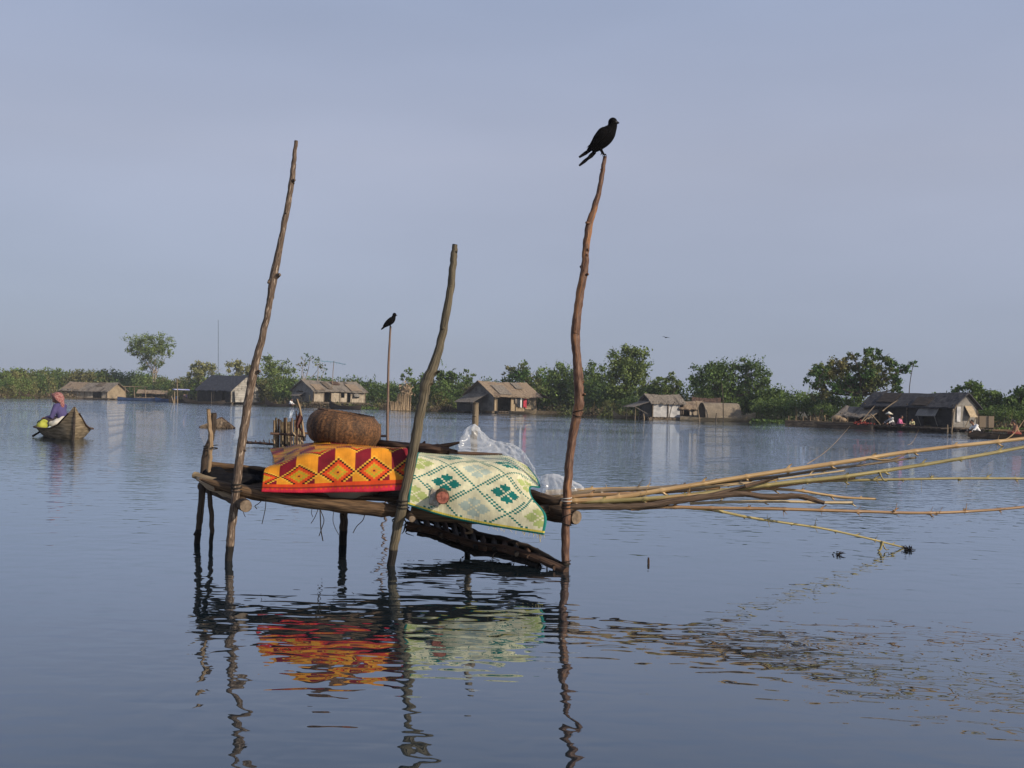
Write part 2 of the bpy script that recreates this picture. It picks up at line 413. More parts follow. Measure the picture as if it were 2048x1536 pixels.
# ------------------------------------------------------------------ setting: water and land
def water_material():
    mt = bpy.data.materials.new('lake_water'); mt.use_nodes = True
    n = mt.node_tree.nodes; L = mt.node_tree.links; bs = n['Principled BSDF']
    tc = n.new('ShaderNodeTexCoord')
    def noise_h(scale, stretch, detail, amp, dist=0.0, rotz=0.0):
        mp = n.new('ShaderNodeMapping'); mp.inputs['Scale'].default_value = stretch; mp.inputs['Rotation'].default_value = (0, 0, rotz)
        L.new(tc.outputs['Object'], mp.inputs[0])
        z = n.new('ShaderNodeTexNoise'); z.inputs['Scale'].default_value = scale; z.inputs['Detail'].default_value = detail
        z.inputs['Roughness'].default_value = 0.45
        z.inputs['Distortion'].default_value = dist
        L.new(mp.outputs[0], z.inputs['Vector'])
        ml = n.new('ShaderNodeMath'); ml.operation = 'MULTIPLY'; ml.inputs[1].default_value = amp
        L.new(z.outputs['Fac'], ml.inputs[0])
        return ml.outputs[0]
    def add(a, b):
        s = n.new('ShaderNodeMath'); s.operation = 'ADD'; L.new(a, s.inputs[0]); L.new(b, s.inputs[1]); return s.outputs[0]
    def mul(a, b):
        s = n.new('ShaderNodeMath'); s.operation = 'MULTIPLY'; L.new(a, s.inputs[0]); L.new(b, s.inputs[1]); return s.outputs[0]
    # long slow swell + short wavelets; a breeze patch map makes calm and ruffled areas
    sp = n.new('ShaderNodeSeparateXYZ'); L.new(tc.outputs['Object'], sp.inputs[0])
    far = n.new('ShaderNodeMapRange'); far.interpolation_type = 'SMOOTHSTEP'
    far.inputs[1].default_value = 9.5; far.inputs[2].default_value = 30.0; far.inputs[3].default_value = 0.045; far.inputs[4].default_value = 1.0
    L.new(sp.outputs['Y'], far.inputs[0])
    mp = n.new('ShaderNodeMapping'); mp.inputs['Scale'].default_value = (0.05, 0.12, 1)
    L.new(tc.outputs['Object'], mp.inputs[0])
    pz = n.new('ShaderNodeTexNoise'); pz.inputs['Scale'].default_value = 1.0; pz.inputs['Detail'].default_value = 2
    L.new(mp.outputs[0], pz.inputs['Vector'])
    pr = n.new('ShaderNodeMapRange'); pr.inputs[1].default_value = 0.35; pr.inputs[2].default_value = 0.65; pr.inputs[3].default_value = 0.45; pr.inputs[4].default_value = 1.25
    L.new(pz.outputs['Fac'], pr.inputs[0])
    swell = noise_h(1.5, (0.55, 1.0, 1), 1.5, 0.005, 0.4)
    mid = add(noise_h(8.5, (0.42, 1.0, 1), 1.0, 0.0038, 0.4, 0.22), noise_h(5.5, (1.0, 0.7, 1), 1.0, 0.0044, 0.5, -0.3))
    rip = noise_h(9.0, (0.6, 1.0, 1), 2.0, 0.022, 0.3, -0.2)
    h = add(add(swell, mid), mul(mul(rip, far.outputs[0]), pr.outputs[0]))
    bp = n.new('ShaderNodeBump'); bp.inputs['Strength'].default_value = 1.0; bp.inputs['Distance'].default_value = 1.0
    L.new(h, bp.inputs['Height'])
    # dark turbid body under a mirror whose strength climbs towards grazing view
    n.remove(bs)
    di = n.new('ShaderNodeBsdfDiffuse'); di.inputs[0].default_value = (0.010, 0.017, 0.022, 1)
    gl = n.new('ShaderNodeBsdfGlossy'); gl.inputs['Roughness'].default_value = 0.0; gl.inputs['Color'].default_value = (0.85, 0.92, 1.0, 1)
    L.new(bp.outputs[0], gl.inputs['Normal'])
    lw = n.new('ShaderNodeLayerWeight'); lw.inputs['Blend'].default_value = 0.5
    pw = n.new('ShaderNodeMath'); pw.operation = 'POWER'; pw.inputs[1].default_value = 3.0; L.new(lw.outputs['Facing'], pw.inputs[0])
    ms = n.new('ShaderNodeMixShader'); L.new(pw.outputs[0], ms.inputs[0]); L.new(di.outputs[0], ms.inputs[1]); L.new(gl.outputs[0], ms.inputs[2])
    L.new(ms.outputs[0], n['Material Output'].inputs[0])
    return mt
b = MB()
b.quad((-1500, -60, 0), (1500, -60, 0), (1500, 2500, 0), (-1500, 2500, 0))
tag(b.build('water', water_material()), kind='structure')

# shoreline, as (pixel column, depth)
SHORE = [(-900, 150), (-300, 146), (0, 148), (120, 165), (250, 186), (330, 176), (420, 152), (520, 146), (600, 128), (700, 120), (860, 116), (1000, 120), (1200, 104), (1400, 98), (1540, 92), (1640, 86), (1750, 79), (1900, 76), (2048, 76), (2300, 74), (2900, 78)]
def shore_d(x):
    for (a, da), (c, dc) in zip(SHORE, SHORE[1:]):
        if a <= x <= c: return da + (dc - da) * (x - a) / (c - a)
    return SHORE[0][1] if x < SHORE[0][0] else SHORE[-1][1]
M_land = mat('muddy_ground', (0.045, 0.036, 0.022), (0.09, 0.075, 0.04), 0.6, rough=0.95, c3=(0.05, 0.07, 0.02), s3=0.2)
b = MB()
xs = [-900 + 60 * i for i in range(64)]
for k, (off, z) in enumerate(((0, -0.25), (1.2, 0.10), (8, 0.35), (60, 0.6), (2000, 0.8))):
    for x in xs:
        p = G(x, shore_d(x)); d = Vector((p.x, p.y, 0)).normalized()
        wob = 1.2 * noise.noise(Vector((x * 0.013, k, 0))) if k < 3 else 0
        q = p + d * (off + wob)
        b.vert((q.x, q.y, z))
nx = len(xs)
for k in range(4):
    for i in range(nx - 1):
        a = k * nx + i
        b.face((a, a + 1, a + nx + 1, a + nx), True)
tag(b.build('shore_ground', M_land), kind='structure')

# ------------------------------------------------------------------ vegetation
def pxm(D): return D / F_PX
def tree(name, label, D, lumps, leafm, base, n, leaf, trunkm=M_trunk, cat='tree', group=None, stems=1, squash=0.85, shell=0.55, wisps=0, seed=1, trunk_r=0.16):
    rr = random.Random(seed)
    s = pxm(D)
    bx, by = base
    bp = G(bx, D, 0.2)
    root = empty(name, bp, 0, label, cat, group)
    cs = []
    for (x, y, r) in lumps:
        c = P(x, y, D); c.y += rr.uniform(-0.9, 0.9) * r * s
        cs.append((c, r * s * 1.45))
    t = MB()
    for k in range(stems):
        st = bp + Vector((rr.uniform(-.3, .3) * stems, rr.uniform(-.3, .3), -0.3))
        hub = sum((c for c, r in cs), Vector()) / len(cs)
        hub = Vector((hub.x * 0.6 + bp.x * 0.4 + rr.uniform(-.5, .5) * (stems - 1), hub.y, bp.z + (hub.z - bp.z) * 0.55))
        t.tube(cr([st, (st + hub) / 2 + Vector((rr.uniform(-.2, .2), 0, 0)), hub], 4), [trunk_r * (1 - 0.06 * i) for i in range(9)], 6)
        for j, (c, r) in enumerate(cs):
            if j % stems == k:
                mid = (hub + c) / 2 + Vector((rr.uniform(-.3, .3), rr.uniform(-.3, .3), -0.1 * r))
                t.tube(cr([hub, mid, c], 3), [trunk_r * .5, trunk_r * .45, trunk_r * .4, trunk_r * .34, trunk_r * .28, trunk_r * .2, trunk_r * .12], 5)
                for _ in range(3):
                    e = c + Vector((rr.gauss(0, 1), rr.gauss(0, 1), rr.gauss(0.3, 1))).normalized() * r * 0.9
                    t.tube([c, (c + e) / 2, e], [trunk_r * .16, trunk_r * .1, trunk_r * .05], 4)
    t.build('trunk', trunkm, root, True)
    f = MB()
    tot = sum(r * r for c, r in cs)
    for c, r in cs:
        cnt = int(1.3 * n * r * r / tot)
        nsub = max(6, int(cnt / 45))
        subs = []
        for _ in range(nsub):
            d = Vector((rr.gauss(0, 1), rr.gauss(0, 1), rr.gauss(0.15, 0.9))).normalized()
            subs.append((c + Vector((d.x, d.y, d.z * squash)) * r * (shell * .8 + (1 - shell * .8) * rr.random()), r * rr.uniform(0.22, 0.45)))
        for _ in range(cnt):
            q, sr = rr.choice(subs)
            f.leaf(q + Vector((rr.gauss(0, .46), rr.gauss(0, .46), rr.gauss(0, .4))) * sr, leaf, rr)
    for _ in range(wisps):
        c, r = rr.choice(cs)
        d = Vector((rr.uniform(-.3, 1), rr.gauss(0, .5), rr.uniform(.2, 1))).normalized()
        for k in range(9): f.leaf(c + d * r * (0.9 + 0.07 * k) + Vector((rr.gauss(0, .05), 0, rr.gauss(0, .05))), leaf * .6, rr)
    f.build('crown', leafm, root, True)
    return root
TD = lambda x, off=6: shore_d(x) + off
tree('feathery_tree', 'tall feathery tree standing above the scrub behind the far blue boats', TD(300, 8), [(272, 688, 15), (290, 680, 15), (310, 684, 16), (330, 692, 14), (282, 705, 15), (302, 702, 17), (322, 706, 14), (295, 722, 13), (270, 700, 10), (338, 705, 8), (287, 738, 10), (318, 728, 9)], L_olive, (306, 790), 5200, 0.30, M_ptrunk, stems=3, shell=0.4, seed=3, trunk_r=0.16)
tree('olive_tree', 'pale olive tree just left of the thin radio mast', TD(400, 5), [(385, 742, 13), (402, 735, 13), (420, 738, 14), (436, 742, 10), (410, 752, 16), (386, 756, 14)], L_pale, (405, 790), 1500, 0.36, M_ptrunk, stems=2, seed=4)
tree('olive_tree', 'pale olive tree behind the right gable of the dark roofed hut', TD(490, 5), [(470, 738, 13), (486, 735, 13), (500, 742, 12), (480, 752, 16)], L_pale, (484, 790), 1200, 0.36, M_ptrunk, stems=2, seed=5)
tree('bushy_tree', 'bushy mid green tree between the dark roofed hut and the long plank house', TD(555, 14), [(540, 725, 17), (556, 738, 22), (540, 752, 25), (572, 757, 22), (528, 770, 20), (558, 775, 27), (582, 780, 20), (538, 790, 22), (572, 796, 18)], L_olive, (555, 806), 4200, 0.34, stems=2, seed=6)
tree('bare_tree', 'bare pinkish twiggy tree behind the long plank house', TD(620, 12), [(610, 722, 10), (622, 713, 9), (634, 720, 9), (640, 735, 12), (604, 736, 10), (648, 742, 7)], L_rust, (618, 790), 150, 0.3, M_ptrunk, stems=3, seed=7, trunk_r=0.13)
tree('round_tree', 'small round tree with rusty leaves behind the thatched house with laundry', TD(1045, 5), [(1045, 750, 20), (1062, 757, 20), (1030, 760, 18), (1018, 742, 9), (1050, 775, 26), (1020, 780, 20)], L_rust, (1048, 815), 2600, 0.3, seed=8)
tree('leafy_tree', 'bright green leafy tree directly left of the tall crow pole', TD(1110, 13), [(1098, 762, 22), (1118, 747, 18), (1135, 742, 16), (1122, 770, 26), (1148, 765, 24), (1095, 790, 24), (1135, 795, 26), (1110, 812, 18)], L_mid, (1118, 822), 4300, 0.3, stems=2, seed=9)
tree('leafy_tree', 'light green bushy tree directly right of the tall crow pole', TD(1190, 16), [(1180, 750, 20), (1192, 742, 14), (1204, 765, 22), (1180, 785, 26), (1212, 795, 24), (1190, 812, 18), (1232, 805, 18)], L_mid, (1192, 824), 3600, 0.3, stems=2, seed=10)
tree('tall_round_tree', 'tallest round headed tree, dense and olive green, behind the floating huts', TD(1255, 9), [(1238, 717, 22), (1262, 711, 19), (1280, 718, 19), (1232, 742, 22), (1258, 740, 26), (1284, 746, 18), (1240, 768, 24), (1272, 770, 22), (1228, 788, 16), (1298, 768, 12)], L_olive, (1255, 824), 5200, 0.3, seed=11, trunk_r=0.25)
tree('small_tree', 'small sparse tree beside the tall round headed tree', TD(1325, 8), [(1318, 765, 10), (1332, 762, 9), (1346, 758, 10), (1325, 782, 14), (1348, 778, 13)], L_olive, (1330, 815), 900, 0.28, seed=12)
tree('spreading_tree', 'wide dark green tree with wispy top above the arched houseboat', TD(1460, 7), [(1408, 748, 20), (1428, 738, 18), (1452, 750, 24), (1476, 736, 18), (1497, 735, 18), (1512, 752, 20), (1524, 770, 14), (1425, 768, 24), (1470, 772, 28), (1505, 780, 24), (1392, 762, 14), (1445, 795, 22)], L_dark, (1460, 828), 6200, 0.28, stems=2, wisps=26, seed=13, trunk_r=0.22)
tree('gnarled_tree', 'broad gnarled tree with rust tinged crown left of the long dark house', TD(1725, 9), [(1634, 756, 18), (1650, 742, 17), (1672, 738, 17), (1690, 722, 11), (1706, 712, 10), (1728, 720, 14), (1750, 712, 12), (1768, 716, 12), (1782, 728, 10), (1698, 745, 22), (1728, 748, 24), (1756, 742, 16), (1776, 745, 11), (1812, 734, 10), (1802, 742, 7), (1825, 728, 6), (1660, 770, 20), (1700, 778, 22), (1738, 780, 24), (1772, 768, 18), (1795, 778, 13), (1640, 780, 16)], L_rust, (1725, 838), 6800, 0.27, stems=2, seed=14, trunk_r=0.25, shell=0.45)
tree('leafy_tree', 'low green tree behind the right gable of the long dark house', TD(1950, 8), [(1922, 790, 16), (1942, 783, 18), (1965, 788, 18), (1984, 800, 18), (1940, 805, 22), (1972, 815, 20)], L_mid, (1950, 842), 3000, 0.26, seed=15)
tree('leafy_tree', 'green tree at the far right edge of the shore', TD(2040, 6), [(2042, 796, 16), (2060, 788, 20), (2030, 815, 20), (2062, 815, 24)], L_dark, (2045, 848), 2600, 0.26, seed=16)
tree('leafy_tree', 'green tree with upright shoots behind the pile of straw screens', TD(880, 4), [(868, 762, 18), (888, 750, 16), (905, 760, 14), (880, 780, 24), (905, 785, 22), (850, 788, 18)], L_dark, (880, 815), 3000, 0.3, seed=17, wisps=6)
tree('sapling', 'thin sapling rising above the roof of the thatched house', TD(938, 6), [(934, 742, 5), (942, 750, 6), (936, 760, 8), (945, 766, 8)], L_mid, (940, 815), 320, 0.28, seed=18, trunk_r=0.06)
tree('sapling', 'thin sapling left of the curved bare post, above the straw screens', TD(815, 8), [(818, 745, 8), (812, 755, 8), (822, 764, 9), (815, 775, 11)], L_mid, (816, 812), 420, 0.28, seed=19, trunk_r=0.06)

# scrub belt: a few shrub shapes copied along the shore
def shrub_mesh(seed, leafm, n=1500):
    rr = random.Random(seed); f = MB()
    lob = [(Vector((rr.uniform(-1, 1), rr.uniform(-.8, .8), rr.uniform(.5, 1.25))), rr.uniform(.45, .75)) for _ in range(7)]
    for _ in range(n):
        c, r = rr.choice(lob)
        d = Vector((rr.gauss(0, 1), rr.gauss(0, 1), rr.gauss(0.1, 1))).normalized()
        p = c + d * r * (0.55 + 0.5 * rr.random()); p.z = max(0.03, p.z)
        f.leaf(p, 0.15, rr)
    for _ in range(4):
        x, y, h = rr.uniform(-1, 1), rr.uniform(-.5, .5), rr.uniform(1.5, 2.2)
        for k in range(9): f.leaf((x + rr.gauss(0, .08), y, h - .6 + .05 * k), 0.11, rr)
    for _ in range(5):
        a = Vector((rr.uniform(-.3, .3), rr.uniform(-.3, .3), 0)); e = Vector((rr.uniform(-1, 1), rr.uniform(-.7, .7), rr.uniform(.9, 1.5)))
        f.tube([a, (a + e) / 2, e], [.05, .035, .015], 4)
    o = f.build('shrub', leafm)
    return o
protos = [shrub_mesh(20 + i, [L_mid, L_dark, L_olive, L_mid, L_rust, L_dark][i]) for i in range(6)]
TOP = [(-500, 748), (-160, 745), (0, 740), (60, 738), (110, 741), (200, 739), (260, 746), (330, 756), (400, 752), (470, 752), (520, 752), (600, 757), (660, 755), (700, 760), (745, 754), (775, 766), (830, 764), (880, 752), (920, 768), (1000, 762), (1080, 760), (1150, 758), (1230, 776), (1310, 772), (1360, 770), (1400, 765), (1540, 776), (1600, 780), (1650, 785), (1850, 794), (1900, 790), (2048, 797), (2200, 800), (2500, 802)]
def top_y(x):
    for (a, ya), (c, yc) in zip(TOP, TOP[1:]):
        if a <= x <= c: return ya + (yc - ya) * (x - a) / (c - a)
    return 790
SHLAB = [(-999, 'dense green shrub in the low scrub left of the first hut', 'shrubs at the left end of the shore'), (240, 'shrub in the thicket between the left huts', 'shrubs between the left huts'), (590, 'shrub in the belt behind the long plank house and straw screens', 'shrubs behind the plank house'), (900, 'shrub in the thicket behind the house with laundry', 'shrubs behind the house with laundry'), (1210, 'shrub in the dense belt behind the floating huts', 'shrubs behind the floating huts'), (1540, 'shrub on the bank around the long dark house', 'shrubs around the long dark house')]
sr = random.Random(99)
first = {i: True for i in range(6)}
xx = -430.0; row = 0
slots = []
while xx < 2420:
    D = shore_d(xx)
    slots.append((xx + sr.uniform(-6, 6), D + sr.uniform(8, 12), sr.uniform(.92, 1.06)))
    if sr.random() < .95: slots.append((xx + sr.uniform(4, 20), D + sr.uniform(3.0, 4.5), sr.uniform(.52, .74)))
    xx += 24 * 110 / D
CLEAR = [(95, 262, 190), (370, 540, 151), (560, 775, 139), (775, 828, 118), (880, 1185, 124), (1262, 1512, 100.5), (1590, 1990, 81)]
for (x, D, hf) in slots:
    for (c0, c1, cd_) in CLEAR:
        if c0 < x < c1 and D < cd_: D = cd_ + sr.uniform(0, 3)
    i = sr.randrange(6) if x > 270 else sr.choice((0, 2, 2, 4, 4, 5))
    if x > 880 and sr.random() < .4: i = sr.choice((0, 1, 3))
    g = G(x, D, 0.1)
    zt = P(x, top_y(x), D).z
    h = max(0.8, (zt - 0.1) * hf)
    o = protos[i] if first[i] else protos[i].copy()
    if not first[i]: COL.objects.link(o)
    first[i] = False
    o.location = g
    sz = h / 1.75
    sx = sz * sr.uniform(.8, 1.1)
    o.scale = (sx, sx, sz)
    o.rotation_euler = (0, 0, sr.uniform(0, 6.28))
    for x0, lab, grp in reversed(SHLAB):
        if x >= x0:
            tag(o, lab, 'shrub', grp); break
# dry undergrowth and reeds along the water edge: uncountable
b = MB(); ur = random.Random(5)
for i in range(31000):
    x = ur.uniform(-440, 2420)
    D = shore_d(x) + ur.uniform(0.2, 4.5)
    if 585 < x < 750: D = min(D, shore_d(x) + 2)
    g = G(x, D, 0)
    hmax = 1.5 if x < 380 else (.45 if 585 < x < 750 or 905 < x < 1085 else 1.0)
    if 1240 < x < 1560: hmax = 0.8
    hmax *= 0.75 + 0.6 * noise.noise(Vector((x * .02, 3.3, 0)))
    b.leaf(g + Vector((0, 0, abs(ur.gauss(0, .5)) * max(.3, hmax))), 0.30, ur, 0.1)
for i in range(700):
    x = ur.uniform(-140, 2180); D = shore_d(x) + ur.uniform(0.0, 3); g = G(x, D, 0); h = ur.uniform(.5, 1.5)
    dx = ur.gauss(0, .2); w = .02
    b.quad(g + Vector((-w, 0, 0)), g + Vector((w, 0, 0)), g + Vector((dx + w * .4, ur.gauss(0, .1), h)), g + Vector((dx - w * .4, 0, h)))
tag(b.build('undergrowth', L_dry), 'brown dry reeds and undergrowth fringing the far waterline', 'undergrowth', kind='stuff')
b = MB()
for (x0, x1, n) in ((40, 70, 60), (455, 480, 130), (690, 760, 160), (1500, 1580, 300), (1990, 2080, 240)):
    for _ in range(n):
        x = ur.uniform(x0, x1); D = shore_d(x) - ur.uniform(0, 1.6) if x > 480 else (146 if x > 300 else shore_d(x) - .4)
        b.leaf(G(x, D, 0) + Vector((0, 0, ur.uniform(0.0, .3))), 0.24, ur, .8)
tag(b.build('water_weeds', L_weed), 'bright green floating weeds in clumps along the far bank', 'water weeds', kind='stuff')
# ------------------------------------------------------------------ floating houses
class House:
    """floating house in its own frame: x along the ridge, -y is the long front, origin on the water under its middle"""
    def __init__(s, label, px, D, t, L, W, hw, hr, z0, wallm, sidem, roofm, over=0.35, ridge_cut=0.0, name='floating_house', front=None, right=None, left=None, cat='house', group='floating houses along the far shore', lift=0.0, roof_rows=10):
        s.L, s.W, s.hw, s.hr, s.z0 = L, W, hw, hr, z0
        g = G(px, D, 0)
        s.root = empty(name, g + Vector((0, 0, lift)), t, label, cat, group)
        r = s.root; seed = int(px)
        rr = random.Random(seed)
        fl = MB()
        n = int(L / 0.35)
        for i in range(n + 3):
            x = -L / 2 - .3 + (L + .6) * i / (n + 2)
            fl.bar((x, -W / 2 - .35 + rr.uniform(-.1, .1), z0 - .06), (x, W / 2 + .2, z0 - .06), .26, .07)
        for y in (-W / 2 - .2, -W / 6, W / 6, W / 2):
            fl.tube([(-L / 2 - .5, y, z0 - .2), (0, y, z0 - .2), (L / 2 + .5, y, z0 - .2)], .16, 7)
        fl.build('floor_raft', M_raft, r)
        # walls: panels between openings; each side its own mesh
        th = .05
        def side(name, length, spec, place, m, gable):
            mb = MB()
            x = -length / 2
            spec = spec or [(1.0, 'w')]
            for frac, k in spec:
                x1 = x + frac * length
                if k == 'w': segs = [(z0, hw)]
                elif k == 'o': segs = []
                elif k == 'd': segs = [(hw - .22, hw)]
                else: segs = [(z0, z0 + (hw - z0) * .38), (hw - .15, hw)]
                for (a, c) in segs:
                    mb.quad(place(x, a, 0), place(x1, a, 0), place(x1, c, 0), place(x, c, 0))
                    mb.quad(place(x1, a, th), place(x, a, th), place(x, c, th), place(x1, c, th))
                    for (p, q) in (((x, a), (x, c)), ((x1, c), (x1, a)), ((x1, a), (x, a)), ((x, c), (x1, c))):
                        mb.quad(place(p[0], p[1], 0), place(q[0], q[1], 0), place(q[0], q[1], th), place(p[0], p[1], th))
                x = x1
            if gable:
                a, c, e = (-length / 2, hw), (length / 2, hw), (0, hr - .06)
                for o_ in (0, th):
                    i = [mb.vert(place(p[0], p[1], o_)) for p in (a, c, e)]
                    mb.face(i if o_ == 0 else i[::-1])
            return mb.build(name, m, r)
        s.front = side('front_wall', L, front, lambda x, z, d: (x, -W / 2 + d, z), wallm, False)
        s.back = side('back_wall', L, None, lambda x, z, d: (-x, W / 2 - d, z), wallm, False)
        s.right = side('gable_wall', W, right, lambda x, z, d: (L / 2 - d, x, z), sidem[1], True)
        s.left = side('gable_wall', W, left, lambda x, z, d: (-L / 2 + d, -x, z), sidem[0], True)
        for (x, y) in ((-L / 2, -W / 2), (L / 2, -W / 2), (L / 2, W / 2), (-L / 2, W / 2), (0, -W / 2)):
            pm = MB(); pm.bar((x, y - .03 if y < 0 else y + .03, z0 - .2), (x, y - .03 if y < 0 else y + .03, hw + .04), .09, .09); pm.build('corner_post', M_raft, r)
        # roof: two thick wavy slopes with ragged eaves
        rf = MB()
        for sy in (-1, 1):
            oy = over if sy < 0 else over * .8
            sl_ = (hr - hw) / (W / 2)
            def fn(u, v, sy=sy, oy=oy, o=0.0):
                x = (-L / 2 - over) + (L + 2 * over) * u
                yy = (W / 2 + oy) * v
                if v > .95: yy += .22 * noise.noise(Vector((x * 3.1, seed, sy)))
                z = hr + .03 - sl_ * yy + .05 * noise.noise(Vector((x * .9, yy * .9 * sy, seed * .37))) - .10 * math.sin(math.pi * u) * (1 - v) + .05 * noise.noise(Vector((x * 3.3, yy * 3.3, seed)))
                return (x, sy * yy, z - o)
            rf.grid(fn, 24, roof_rows, False)
            rf.grid(lambda u, v: fn(1 - u, v, o=.08), 24, roof_rows, False)
            for (fa) in ((lambda k: (k, 1.0)), (lambda k: (0.0, k)), (lambda k: (1.0, k))):
                rf.grid(lambda u, v: fn(*fa(u), o=.08 * v), 12, 1, False)
        rf.build('roof', roofm, r)
    def awning(s, x, y, z, w, d, drop, m, ang=0.0, name='awning', prop=True):
        """flap hinged at x, y, z leaning outwards (towards -y turned by ang)"""
        Mr = Matrix.Rotation(ang, 4, 'Z'); mb = MB()
        def T(p): return Vector((x, y, z)) + (Mr @ Vector(p))
        def fn(u, v, o=0): return T(((u - .5) * w, -d * v, -drop * v - o + .02 * noise.noise(Vector((u * 5, v * 5, x)))))
        mb.grid(fn, 8, 4, False); mb.grid(lambda u, v: fn(1 - u, v, .03), 8, 4, False)
        for fa in ((lambda k: (k, 1.0)), (lambda k: (0.0, k)), (lambda k: (1.0, k)), (lambda k: (k, 0.0))):
            mb.grid(lambda u, v: fn(*fa(u), o=.03 * v), 6, 1, False)
        if prop:
            for u in (-.42, .42): mb.bar(T((u * w, -d * .92, -drop * .92)), T((u * w, -.02, -drop - .7)), .035, .035)
        return mb.build(name, m, s.root)
    def frame(s, x0, x1, za, zb, m=None):
        mb = MB(); y = -s.W / 2 - .02
        for x in (x0, x1): mb.bar((x, y, za), (x, y, zb), .07, .07)
        mb.bar((x0, y - .005, zb), (x1, y - .005, zb), .075, .075)
        mb.build('door_frame', m or M_raft, s.root)

def roof_patch(h, x0, x1, a, c, m):
    sl_ = (h.hr - h.hw) / (h.W / 2); mb = MB()
    mb.grid(lambda u, v: (x0 + (x1 - x0) * u + .06 * noise.noise(Vector((v * 4, x0, 1))), -(a + (c - a) * v), h.hr + .10 - sl_ * (a + (c - a) * v) + .02 * noise.noise(Vector((u * 3, v * 3, x0)))), 6, 4, False)
    mb.build('roof_patch', m, h.root, solid=.03)
H1 = House('low grey thatched hut, farthest left on the shore, pale gable to the right', 188, shore_d(188) - 2, R(21 - 36), 8.2, 4.8, 1.5, 2.75, .25, W_worn, (W_grey, W_tan), M_dthatch,
           front=[(.68, 'w'), (.2, 'd'), (.12, 'w')], over=.45)
H1.awning(-3.0, -2.45, 1.62, 2.6, .9, .35, M_dthatch, prop=False, name='lean_to_roof')
H2 = House('dark roofed hut with silver slatted gable beside the leftmost tall post', 458, 146, R(14.6 - 44), 6.0, 5.6, 2.0, 3.9, .3, W_dark, (W_dark, W_slat), M_blueroof,
           front=[(.72, 'w'), (.12, 'd'), (.16, 'w')], right=[(.42, 'w'), (.02, 'o'), (.56, 'w')], over=.35)
ln = MB()
ln.grid(lambda u, v: (3.6 - .2 * v, -2.6 + 2.2 * u, .3 + 1.6 * v), 3, 3, False)
ln.build('side_panel', W_slat, H2.root, solid=.05)
H3 = House('long grey plank house with patched roof under the television aerial', 657, 134, R(10 + 34), 7.6, 4.7, 2.15, 3.35, .75, W_worn, (W_grey, W_grey), M_dthatch,
           front=[(.20, 'w'), (.13, 'd'), (.19, 'w'), (.07, 'h'), (.05, 'w'), (.07, 'd'), (.09, 'w'), (.08, 'h'), (.12, 'w')], left=[(.2, 'w'), (.3, 'h'), (.5, 'w')], over=.3, lift=-.05)
H3.frame(-2.3, -1.3, .75, 1.95)
H3.awning(-3.85, .2, 1.85, 1.9, 1.0, .45, M_dthatch, ang=R(-90), name='window_flap')
H3.awning(2.3, -2.4, 1.95, .8, .35, .5, W_grey, name='window_flap', prop=False)
roof_patch(H3, -1.7, -.9, .5, 2.2, M_raft); roof_patch(H3, -.2, .9, .35, 1.1, M_drift); roof_patch(H3, 1.6, 3.2, .9, 2.5, M_bthatch); roof_patch(H3, -3.6, -2.2, 1.2, 2.5, M_bthatch)
roof_patch(H1, -4.3, -1.0, .3, 2.6, M_bthatch); roof_patch(H1, 1.2, 2.4, .2, 1.4, M_raft)
dk = MB()
for i in range(18): dk.bar((-3.6 + .42 * i, -3.6, .55), (-3.6 + .42 * i, -2.3, .58), .34, .05)
for i in range(6): dk.bar((-3.4 + 1.4 * i, -3.4, -.4), (-3.4 + 1.4 * i, -3.4, .52), .1, .1)
dk.build('veranda', M_raft, H3.root)
H4 = House('thatched floating house with laundry hanging on its tan woven front', 1003, 117, R(0.8 + 36), 5.6, 4.9, 2.05, 3.4, .28, W_tan, (W_grey, W_grey), M_bthatch,
           front=[(.06, 'w'), (.34, 'd'), (.60, 'w')], over=.5)
roof_patch(H4, -2.2, -.6, .9, 2.7, M_dthatch); roof_patch(H4, .8, 1.7, .3, 1.5, M_dthatch)
H4.frame(-2.45, -.6, .28, 1.83, M_pole)
H4.awning(3.3, -.2, 2.25, 4.6, 1.5, .45, M_bthatch, ang=R(90), name='side_awning', prop=True)
H4.awning(-2.95, .3, 2.1, 3.6, 1.9, 1.0, M_dthatch, ang=R(-90), name='lean_to_roof', prop=False)
lw = MB()
lw.bar((-4.5, -1.1, .55), (-4.5, 1.9, .55), .06, .75)
lw.bar((-2.85, 1.9, .7), (-4.5, 1.9, .7), .06, .9)
lw.build('lean_to_wall', W_dark, H4.root)
dk = MB()
for i in range(16): dk.bar((-2.7 + .36 * i, -3.5, .2), (-2.7 + .36 * i, -2.4, .22), .3, .06)
dk.tube([(-2.9, -3.2, .06), (3.0, -3.2, .06)], .12, 6)
dk.build('veranda', M_raft, H4.root)
# laundry on a line on the front of the house: things that hang on it
def cloth(label, x, w, h, c1, c2):
    mb = MB()
    Mx = MW[H4.root.name]
    org = Mx @ Vector((x, -2.60, 1.72))
    Ml = Mx.to_3x3()
    def fn(u, v, o=0): return Ml @ Vector(((u - .5) * w * (1 + .15 * v), -.03 - o - .05 * math.sin(u * 9 + x) * v, -h * v * (1 - .08 * math.sin(u * 5))))
    mb.grid(fn, 8, 6); mb.grid(lambda u, v: fn(1 - u, v, -.02), 8, 6)
    o = mb.build('hanging_cloth', mat('cloth_' + label.split()[0], c1, c2, 4, rough=.9))
    o.location = org
    tag(o, label, 'laundry', 'laundry on the front of the thatched house')
cloth('black shirt hanging on the tan woven house front', 0.3, .34, 1.0, (.015, .018, .025), (.03, .035, .045))
cloth('white cloth hanging on the house front beside the black shirt', 0.62, .2, 1.05, (.6, .6, .58), (.7, .7, .68))
cloth('red shirt hanging on the tan woven house front', 1.15, .42, 1.05, (.35, .03, .05), (.45, .05, .07))
